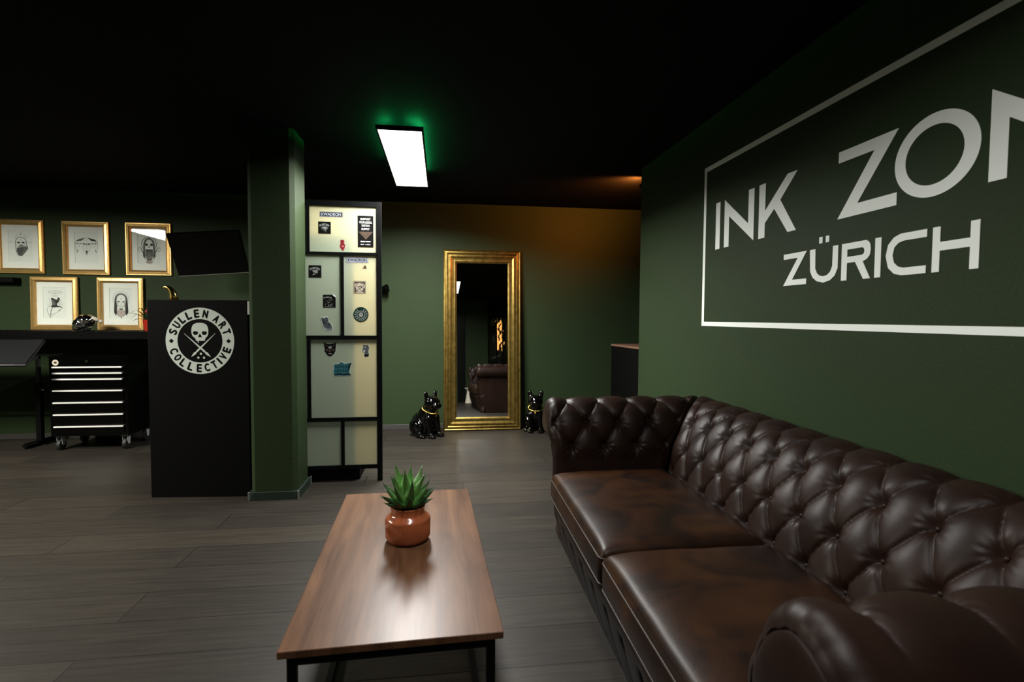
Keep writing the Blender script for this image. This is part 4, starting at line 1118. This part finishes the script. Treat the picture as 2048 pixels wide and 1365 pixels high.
def art_reaper(b, P):
    ring(b, P, ell(0, .048, .064, .066, 40), ell(0, .048, .059, .061, 40), .0002, .0006, 1)
    for a in range(-20, 201, 9): st(b, P, [(.059 * math.cos(R_(a)), .048 + .061 * math.sin(R_(a))), (.066 * math.cos(R_(a)), .048 + .068 * math.sin(R_(a)))], .0015)
    hood(b, P, 0, .040, .046, .062, .105, 1)
    sl(b, P, [(-.030, .0), (.030, .0), (.034, -.06), (.018, -.098), (-.018, -.098), (-.034, -.06)], 1, 1)
    face_marks(b, P, 0, .040, 1.25, True, 4)
    st(b, P, [(-.026, .0), (0, -.012), (.026, 0)], [.002, .007, .002], 0, 3)
    for sx in (-1, 1):
        st(b, P, [(sx * .030, -.095), (sx * .052, -.030), (sx * .062, -.002), (sx * .078, .012)], [.002, .006, .004, .002], 0, 1)
        ring(b, P, ell(sx * .078, .0, .016, .020, 18), ell(sx * .078, .0, .013, .017, 18), .0002, .0006, 1)
        ring(b, P, ell(sx * .016, -.075, .011, .010, 18), ell(sx * .016, -.075, .008, .007, 18), .0002, .0014, 2)
        st(b, P, [(sx * .010, -.03), (sx * .004, -.055), (0, -.066)], .0016, 2, 4)
    sl(b, P, ell(0, -.112, .030, .018, 20), 2, 1); scr = random.Random(9)
    for k in range(9): st(b, P, [(scr.uniform(-.025, .025), scr.uniform(-.125, -.10)), (scr.uniform(-.025, .025), scr.uniform(-.125, -.10))], .0012, 1, 2)
def art_halo(b, P):
    ring(b, P, ell(0, .100, .056, .012, 40), ell(0, .100, .0535, .0100, 40), .0002, .0006, 0)
    st(b, P, [(0, .102), (0, .078)], .0013); 
    for k in range(5): sl(b, P, ell(-.022 + k * .010, .066, .003, .003, 8), 0)
    sl(b, P, [(-.034, .046), (-.020, .048), (-.004, .040), (.012, .032), (.020, .038), (.018, .050), (.034, .052), (.040, .040), (.028, .010), (.014, -.004), (.018, -.020), (.050, -.028), (.062, -.040), (.040, -.034), (.010, -.034), (-.010, -.038), (-.034, -.030), (-.022, -.010), (-.030, .030)], 0)
    sl(b, P, [(-.024, .034), (-.008, .024), (.006, -.01), (-.014, -.02), (-.022, .01)], 1, 1)
    st(b, P, [(-.030, -.026), (-.060, -.034), (-.068, -.058), (-.056, -.090), (-.040, -.130), (-.020, -.104), (.012, -.080), (.044, -.056), (.062, -.040)], .0022)
    st(b, P, [(-.020, -.036), (-.032, -.056), (-.036, -.090), (-.040, -.130)], [.006, .005, .004, .001]); st(b, P, [(-.046, -.098), (-.024, -.098)], .003)
    sl(b, P, ell(.034, -.062, .007, .005, 10), 1)
    for (x0, y0, x1, y1) in ((-.050, .05, -.032, -.02), (-.066, .0, -.04, -.03), (.052, .04, .028, -.01), (.070, .0, .05, -.02), (.060, .02, .036, -.015)): st(b, P, [(x0, y0), (x1, y1)], [.0008, .0025])
def art_madonna(b, P):
    ring(b, P, ell(0, .045, .068, .068, 48), ell(0, .045, .0665, .0665, 48), .0002, .0006, 1)
    hood(b, P, 0, .040, .052, .056, .105, 0)
    for sx in (-1, 1):
        sl(b, P, [(sx * .040, .05), (sx * .050, .02), (sx * .060, -.075), (sx * .044, -.108), (sx * .036, -.085), (sx * .034, -.02)], 0, 1)
        st(b, P, [(sx * .030, .040), (sx * .030, -.04), (sx * .036, -.09)], .0016, 2, 3)
    st(b, P, [(-.030, .030), (-.026, -.010), (-.008, -.036), (.008, -.036), (.026, -.010), (.030, .030)], .0016, 0, 2)
    face_marks(b, P, 0, .018, 1.15); st(b, P, [(0, .040), (0, .055)], .002, 0, 2)
    sl(b, P, [(-.016, -.040), (.016, -.040), (.014, -.055), (-.014, -.055)], 1, 1)
    sl(b, P, [(-.022, -.056), (.022, -.056), (.036, -.080), (.026, -.105), (0, -.122), (-.026, -.105), (-.036, -.080)], 2, 2)
    st(b, P, [(-.022, -.056), (-.036, -.080), (-.026, -.105), (0, -.122), (.026, -.105), (.036, -.080), (.022, -.056)], .0026, 0, 3)
    st(b, P, [(0, -.120), (.001, -.144)], [.005, .001], 0, 3); st(b, P, [(0, -.07), (0, -.10)], .001, 0, 3); st(b, P, [(-.008, -.08), (.008, -.08)], .001, 0, 3)
picture(-4.127, 1.657, art_wrapped, 'gold-framed ink drawing of a masked wrapped head with rays, upper left')
picture(-3.535, 1.655, art_three, 'gold-framed ink drawing of joined faces, upper middle')
picture(-2.955, 1.657, art_reaper, 'gold-framed ink drawing of a hooded skull with halo, beside the television')
picture(-3.828, 1.0995, art_halo, 'gold-framed ink drawing of a bust under a thin halo, standing on the shelf', yb=5.79, lean=1.0)
picture(-3.224, 1.0995, art_madonna, 'gold-framed ink drawing of a hooded woman, standing on the shelf behind the red plant', yb=5.79, lean=1.0)

# ------------------------------------------------------------------ studio corner on the left
T = thing('wall_shelf', 'long thick black shelf carrying two gold frames, the chrome skull and the red pot', 'shelf', (-3.7, 5.62, 1.0975))
b = nbm(); box(b, -2.2, 1.95, -0.17, 0.188, -0.078, 0, bev=0.002, seg=1); obj('board', b, m_shelf, T)
for x in (-1.6, -0.4, 0.8):
    b = nbm(); box(b, x - .015, x + .015, -0.12, 0.188, -0.088, -0.078); box(b, x - .015, x + .015, 0.178, 0.188, -0.25, -0.088); obj('bracket', b, m_black, T)
# tv
T = thing('television', 'black flat television tilted forward on a bracket, left of the green column', 'television', (-2.165, 5.27, 1.836), (R_(24), R_(-4.5), 0))
b = nbm(); box(b, -0.315, 0.315, -0.012, 0.025, -0.205, 0.205, bev=0.004); box(b, -0.20, 0.20, 0.024, 0.060, -0.15, 0.12, bev=0.006); obj('case', b, m_blackgloss, T)
b = nbm(); box(b, -0.303, 0.303, -0.0135, -0.0118, -0.190, 0.194); obj('screen', b, m_screen, T)
b = nbm(); box(b, -0.312, 0.312, -0.0135, -0.010, -0.2045, -0.200); o = obj('trim_strip', b, m_alu, T)
TI = (Matrix.Translation(T.location) @ T.rotation_euler.to_matrix().to_4x4()).inverted()
b = nbm(); box(b, -2.26, -2.06, 5.798, 5.81, 1.71, 1.95); o = obj('wall_plate', b, m_black, T); o.matrix_parent_inverse = TI
b = nbm(); tube(b, [(-2.16, 5.80, 1.83), (-2.04, 5.60, 1.83), (-2.16, 5.44, 1.825), (-2.16, 5.325, 1.83)], 0.018, 8); o = obj('bracket_arm', b, m_black, T); o.matrix_parent_inverse = TI
# tool chest
T = thing('tool_chest', 'black rolling tool chest with seven silver drawer handles under the shelf', 'tool chest', (-3.54, 5.25, 0))
b = nbm(); box(b, 0.0, 0.655, 0.0, 0.42, 0.135, 0.868, bev=0.006); box(b, -0.004, 0.659, -0.006, 0.424, 0.862, 0.874, bev=0.004); obj('body', b, m_blackgloss, T)
zs = [0.773, 0.718, 0.663, 0.557, 0.447, 0.337, 0.226]; lowb = [0.730, 0.675, 0.570, 0.460, 0.350, 0.240, 0.165]
for zt, zl in zip(zs, lowb):
    b = nbm(); box(b, 0.035, 0.620, -0.010, 0.0, zl, zt + 0.006, bev=0.002); dr = obj('drawer', b, m_blackgloss, T)
    b = nbm(); box(b, 0.037, 0.618, -0.026, -0.0105, zt - 0.0065, zt + 0.0065, bev=0.003); o = obj('handle', b, m_handle, dr); o['label'] = 'silver full-width drawer handle'
b = nbm(); lathe(b, [(0.011, -0.006), (0.011, 0.001)], (0.315, -0.001, 0.825), 16, axis='Y'); obj('lock', b, m_chrome, T)
b = nbm(); PT = Pl((0.055, 0, 0.815), (1, 0, 0), (0, 0, 1)); slab(b, PT, ell(0, 0, 0.0265, n=24), .0002, .001); slab(b, PT, ell(0, 0, 0.013, .012, n=14), .001, .0012, 1); stroke(b, PT, [(-.014, -.006), (0, .012), (.012, -.008)], .004, .001, .0013, 1)
o = fobj('badge', b, [m_cream, m_stbrown], T); o['label'] = 'round cream badge sticker'
for (x, y) in ((0.05, 0.05), (0.605, 0.05), (0.05, 0.37), (0.605, 0.37)):
    b = nbm(); box(b, x - .03, x + .03, y - .03, y + .03, 0.128, 0.135)
    for s in (-1, 1):
        PC = Pl((x + s * .021, y, 0), (0, 1, 0), (0, 0, 1)); slab(b, PC, [(-.028, .128), (.028, .128), (.016, .048), (-.004, .044), (-.016, .056)], -.0015, .0015)
    c = obj('caster', b, m_zinc, T); c['label'] = 'pale metal caster fork'
    b = nbm(); lathe(b, [(0.030, -0.016), (0.048, -0.014), (0.050, 0), (0.048, 0.014), (0.030, 0.016)], (x, y, 0.050), 24, axis='X'); obj('wheel', b, m_rubber, c, smooth=40)
# tilted drawing table
T = thing('tilt_table', 'black padded tilting table on a tee-foot stand at the left edge, beside the tool chest', 'table', (-3.86, 5.45, 0))
b = nbm(); pts = [(-4.80, 4.95, 0.800), (-3.50, 4.95, 0.800), (-3.62, 5.36, 1.000), (-4.80, 5.36, 1.000)]
lo_ = [b.verts.new((x + 3.86, y - 5.45, z)) for x, y, z in pts]; hi_ = [b.verts.new((x + 3.86, y - 5.45 - .014, z + .028)) for x, y, z in pts]
b.faces.new(lo_); b.faces.new(hi_)
for k in range(4): b.faces.new((lo_[k], lo_[(k + 1) % 4], hi_[(k + 1) % 4], hi_[k]))
bmesh.ops.recalc_face_normals(b, faces=b.faces[:]); bmesh.ops.bevel(b, geom=b.edges[:], offset=0.012, segments=3, affect='EDGES')
obj('padded_top', b, m_vinyl, T, smooth=40)
for x in (0.06, -0.80):
    b = nbm(); box(b, x - .022, x + .022, 0.03, 0.075, 0.05, 0.60, bev=.002); o = obj('upright', b, m_black, T)
    b = nbm(); box(b, x - .014, x + .014, 0.038, 0.067, 0.60, 0.86); box(b, x - .014, x + .014, -0.30, 0.067, 0.83, 0.858); obj('riser', b, m_base, T)
    b = nbm(); tube(b, [(x - .03, -.10, .03), (x - .02, .10, .03), (x + .0, .335, .03)], .026, 4); obj('foot', b, m_black, T)
    b = nbm(); lathe(b, [(0.013, 0.0), (0.013, .03)], (x + .022, 0.05, 0.54), 10, axis='X'); obj('knob', b, m_chrome, T)
b = nbm(); tube(b, [(0.05, 0.05, 0.435), (-0.80, 0.05, 0.435)], .007, 8); obj('crossbar', b, m_black, T)
# small shelf under the first drawing with plant at the frame edge
T = tag(obj('small_ledge', (lambda b: (box(b, -0.45, 0.10, -0.11, 0.0, -0.045, 0.0, bev=.002), b)[1])(nbm()), m_blackmatte, loc=(-4.235, 5.81, 1.612)), 'short black ledge on the wall under the leftmost gold frame', 'shelf')
T = thing('potted_plant', 'leafy green plant in a black pot at the far left end of the shelf', 'potted plant', (-4.62, 5.60, 1.0975))
b = nbm(); lathe(b, [(0.05, 0), (0.07, .12), (0.066, .12), (0.05, .10)], n=24); obj('pot', b, m_blackgloss, T, smooth=40)
def strap(b, az, L, w0, rise, droop, z0=0.10, r0=.01):
    ca, sa = math.cos(az), math.sin(az); prev = None; n = 10
    for k in range(n + 1):
        u = k / n; r = r0 + L * u; z = z0 + rise * math.sin(u * 1.9) - droop * u * u; ww = w0 * math.sin(math.pi * (0.08 + .92 * u)) + .0005
        a = b.verts.new((r * ca - ww * sa, r * sa + ww * ca, z + ww * .3)); m_ = b.verts.new((r * ca, r * sa, z)); c = b.verts.new((r * ca + ww * sa, r * sa - ww * ca, z + ww * .3))
        if prev: b.faces.new((prev[0], prev[1], m_, a)); b.faces.new((prev[1], prev[2], c, m_))
        prev = (a, m_, c)
b = nbm()
for k in range(16): strap(b, k * 2.4, .10 + .10 * rnd.random(), .018, .22 * rnd.uniform(.6, 1.2), .10)
strap(b, -0.15, .26, .012, .26, .02); obj('foliage', b, m_succ if False else m_leafdark, T, smooth=True)
# chrome skull
T = thing('skull_ornament', 'faceted chrome skull on the black shelf between two gold frames', 'ornament', (-3.40, 5.52, 1.0975), (0, 0, R_(-60)))
b = nbm()
ball(b, (0, 0.012, 0.100), (.066, .082, .060)); ball(b, (0, -.055, .070), (.046, .040, .042)); ball(b, (0, -.06, .036), (.036, .034, .034)); ball(b, (0, -.012, .05), (.05, .05, .03)); ball(b, (0, .02, .03), (.03, .03, .03))
for s in (-1, 1): ball(b, (s * .042, -.045, .068), (.018, .030, .014))
def facet(c):
    for s in (-1, 1):
        d = (c - Vector((s * .024, -.098, .080))).length
        if d < .026: c = c + Vector((0, .020 * (1 - d / .026), 0))
    d = (c - Vector((0, -.102, .055))).length
    if d < .014: c = c + Vector((0, .012 * (1 - d / .014), 0))
    k = 0.0035 * noise.cell(c * 62)
    c = c + (c - Vector((0, 0, .08))).normalized() * k
    c.z = max(0, c.z); return c
blob('cranium', b, m_chrome, T, 0.006, 3, facet)
b = nbm(); ball(b, (0, -.005, .006), (.052, .06, .006)); obj('stand', b, m_black, T, smooth=True)
b = nbm(); ball(b, (.012, .070, .118), (.034, .056, .020), rot=Matrix.Rotation(R_(-28), 3, 'X')); ball(b, (.010, .118, .092), (.020, .022, .018)); ball(b, (-.012, .112, .094), (.014, .018, .014))
o = obj('crest', b, m_bone, T, smooth=True); o['label'] = 'pale bone-coloured crest'
# red pot with plant
T = thing('potted_plant', 'dark strap-leaved plant with a red flower in a ribbed red pot on the shelf', 'potted plant', (-2.83, 5.53, 1.0975))
b = nbm(); lathe(b, [(0.038, 0), (0.045, .03), (0.052, .105), (0.054, .112), (0.050, .112), (0.046, .09)], n=48, rib=(1, 2, .0016)); obj('pot', b, m_redpot, T, smooth=30)
b = nbm(); lathe(b, [(0.0485, .09), (0.02, .095)], n=20); obj('soil', b, m_soil, T)
b = nbm()
for az, L, rise, dr in ((3.0, .17, .13, .04), (3.35, .20, .10, .03), (2.7, .14, .15, .03), (3.9, .15, .11, .09), (0.4, .12, .12, .05), (1.5, .12, .13, .05), (5.2, .10, .12, .06), (3.1, .15, .05, .05), (2.2, .12, .10, .03)):
    strap(b, az, L, .011, rise, dr, z0=.09)
obj('foliage', b, m_leafdark, T, smooth=True)
b = nbm(); ball(b, (0.005, -.01, .205), (.020, .020, .026)); ball(b, (-.012, -.02, .190), (.014, .014, .02)); tube(b, [(0, 0, .09), (.004, -.008, .19)], .004, 6); obj('flower', b, m_flower, T, smooth=True)
# wall spot beside divider, ceiling hook
T = thing('wall_spotlight', 'small black cone spotlight on the back wall just right of the divider', 'wall light', (-0.63, 5.87, 1.545))
b = nbm(); lathe(b, [(0.03, -0.012), (0.03, 0.0)], (0, 0, -.02), 20, axis='Y'); tube(b, [(0, -.01, -.02), (0, -.08, -.005)], .008, 8); obj('bracket', b, m_black, T)
b = nbm(); lathe(b, [(0.018, -0.03), (0.030, -0.015), (0.046, 0.058), (0.043, 0.058), (0.030, 0.0)], (0, 0, 0), 24, axis='X'); o = obj('shade', b, m_blackgloss, T, smooth=30); o.location = (0.0, -.09, 0); o.rotation_euler = (0, R_(-14), R_(-12))
T = tag(obj('ceiling_hook', (lambda b: (tube(b, [(0, 0, .0), (0, 0, -.03), (.014, 0, -.036)], .008, 8), b)[1])(nbm()), m_black, loc=(-2.76, 5.72, CE)), 'tiny black hook under the ceiling above the television', 'hook')

# ------------------------------------------------------------------ alcove right of the mirror
T = thing('bar_counter', 'black counter with copper top in the alcove behind the end of the sign wall', 'counter', (2.15, 5.0, 0))
b = nbm(); P0 = Pl((0, 0, 0), (1, 0, 0), (0, 1, 0)); slab(b, P0, [(-.34, .42), (.9, .42), (.9, -.72), (-.24, -.72)], 0.0, 0.955); obj('body', b, m_blackmatte, T)
b = nbm(); slab(b, P0, [(-.345, .425), (.9, .425), (.9, -.725), (-.245, -.725)], 0.956, 0.975); obj('top', b, m_copper, T)
T = thing('ceiling_spotlight', 'small black ceiling spotlight casting an orange beam beside the end of the sign wall', 'spotlight', (1.765, 4.42, CE))
b = nbm(); lathe(b, [(0.035, -0.022), (0.035, 0.0)], n=20); tube(b, [(0, 0, -.02), (0, 0, -.05)], .008, 8); obj('mount', b, m_black, T)
b = nbm(); lathe(b, [(0.030, -0.055), (0.036, -0.045), (0.040, 0.050), (0.036, 0.050), (0.034, 0.0)], (0, 0, -.085), 24, axis='Y'); obj('shade', b, m_blackgloss, T, smooth=30)
b = nbm(); lathe(b, [(0.033, 0.028), (0.033, 0.034)], (0, 0, -.085), 20, axis='Y'); o = obj('bulb', b, pmat('orange_bulb', (1, .5, .2), emit=(1.0, 0.36, 0.07), estr=8), T); o['label'] = 'glowing orange bulb'
ld = bpy.data.lights.new('spot', 'SPOT'); ld.energy = 120.0; ld.color = (1.0, 0.27, 0.035); ld.spot_size = R_(128); ld.spot_blend = 1.0; ld.shadow_soft_size = 0.03
lo = bpy.data.objects.new('orange_spot_light', ld); COL.objects.link(lo); lo.parent = T
lo.location = (-0.01, 0.06, -0.080); lo.rotation_euler = Vector((-0.45, 1.0, 0.28)).to_track_quat('-Z', 'Y').to_euler()

# ------------------------------------------------------------------ behind the camera (seen in the mirror)
T = thing('glass_partition', 'black-framed glass partition at the rear corner, reflected in the gold mirror', 'partition', (1.12, -1.22, 0))
for x in (0.0, 0.20, 0.36, 0.505):
    b = nbm(); box(b, x, x + .035, -.02, .02, 0, CE); obj('post', b, m_black, T)
b = nbm(); box(b, 0.035, 0.505, -.004, .004, 0.0, CE); obj('glass', b, m_glass, T)
b = nbm(); box(b, 0.38, 0.56, -1.148, -1.12, 0, 2.2, bev=.003); tag(obj('door_post', b, m_black), 'narrow tall black door post on the rear wall, reflected at the left of the mirror', 'board')  # black door frame of the rear wall, built as one solid post
T = thing('floor_lamp', 'tall lamp with glowing amber glass bulbs and trailing greenery, reflected in the mirror', 'lamp', (1.47, -1.75, 0))
b = nbm(); lathe(b, [(0.13, 0), (0.13, .02), (0.02, .03)], n=28); obj('base', b, m_black, T, smooth=30)
b = nbm(); tube(b, [(0, 0, .02), (0, 0, 2.15)], .018, 12); obj('pole', b, pmat('dark_bronze', (0.10, 0.05, 0.03), 0.3, metal=.8), T, smooth=True)
rl = random.Random(12)
b0 = nbm(); lathe(b0, [(0.006, .0), (0.016, .012), (0.028, .04), (0.024, .07), (0.012, .10), (0.004, .115)], n=12)
bulb0 = obj('bulb', b0, m_emit_amber, T, smooth=True)
for k in range(26):
    o = bulb0 if k == 0 else bulb0.copy()
    if k: COL.objects.link(o); o.parent = T
    a = k * 2.39; z = 1.25 + k * .030; rb = .05 + .05 * rl.random()
    o.location = (math.cos(a) * rb, math.sin(a) * rb, z); o.rotation_euler = (rl.uniform(-.5, .5), rl.uniform(-.5, .5), a)
b = nbm()
for k in range(26): strap(b, k * 2.4, .16 + .16 * rl.random(), .022, .12, .26, z0=2.05)
obj('greenery', b, pmat('fern_green', (0.04, 0.10, 0.02), 0.5), T, smooth=True)
T = tag(obj('plant_stand', (lambda b: (lathe(b, [(0.09, 0), (0.085, .03), (0.05, .22), (0.045, .30), (0.10, .335), (0.10, .35)], n=32), b)[1])(nbm()), m_bone, smooth=30, loc=(0.62, -0.55, 0)), 'waisted cream stand reflected at the lower left of the mirror', 'stand')
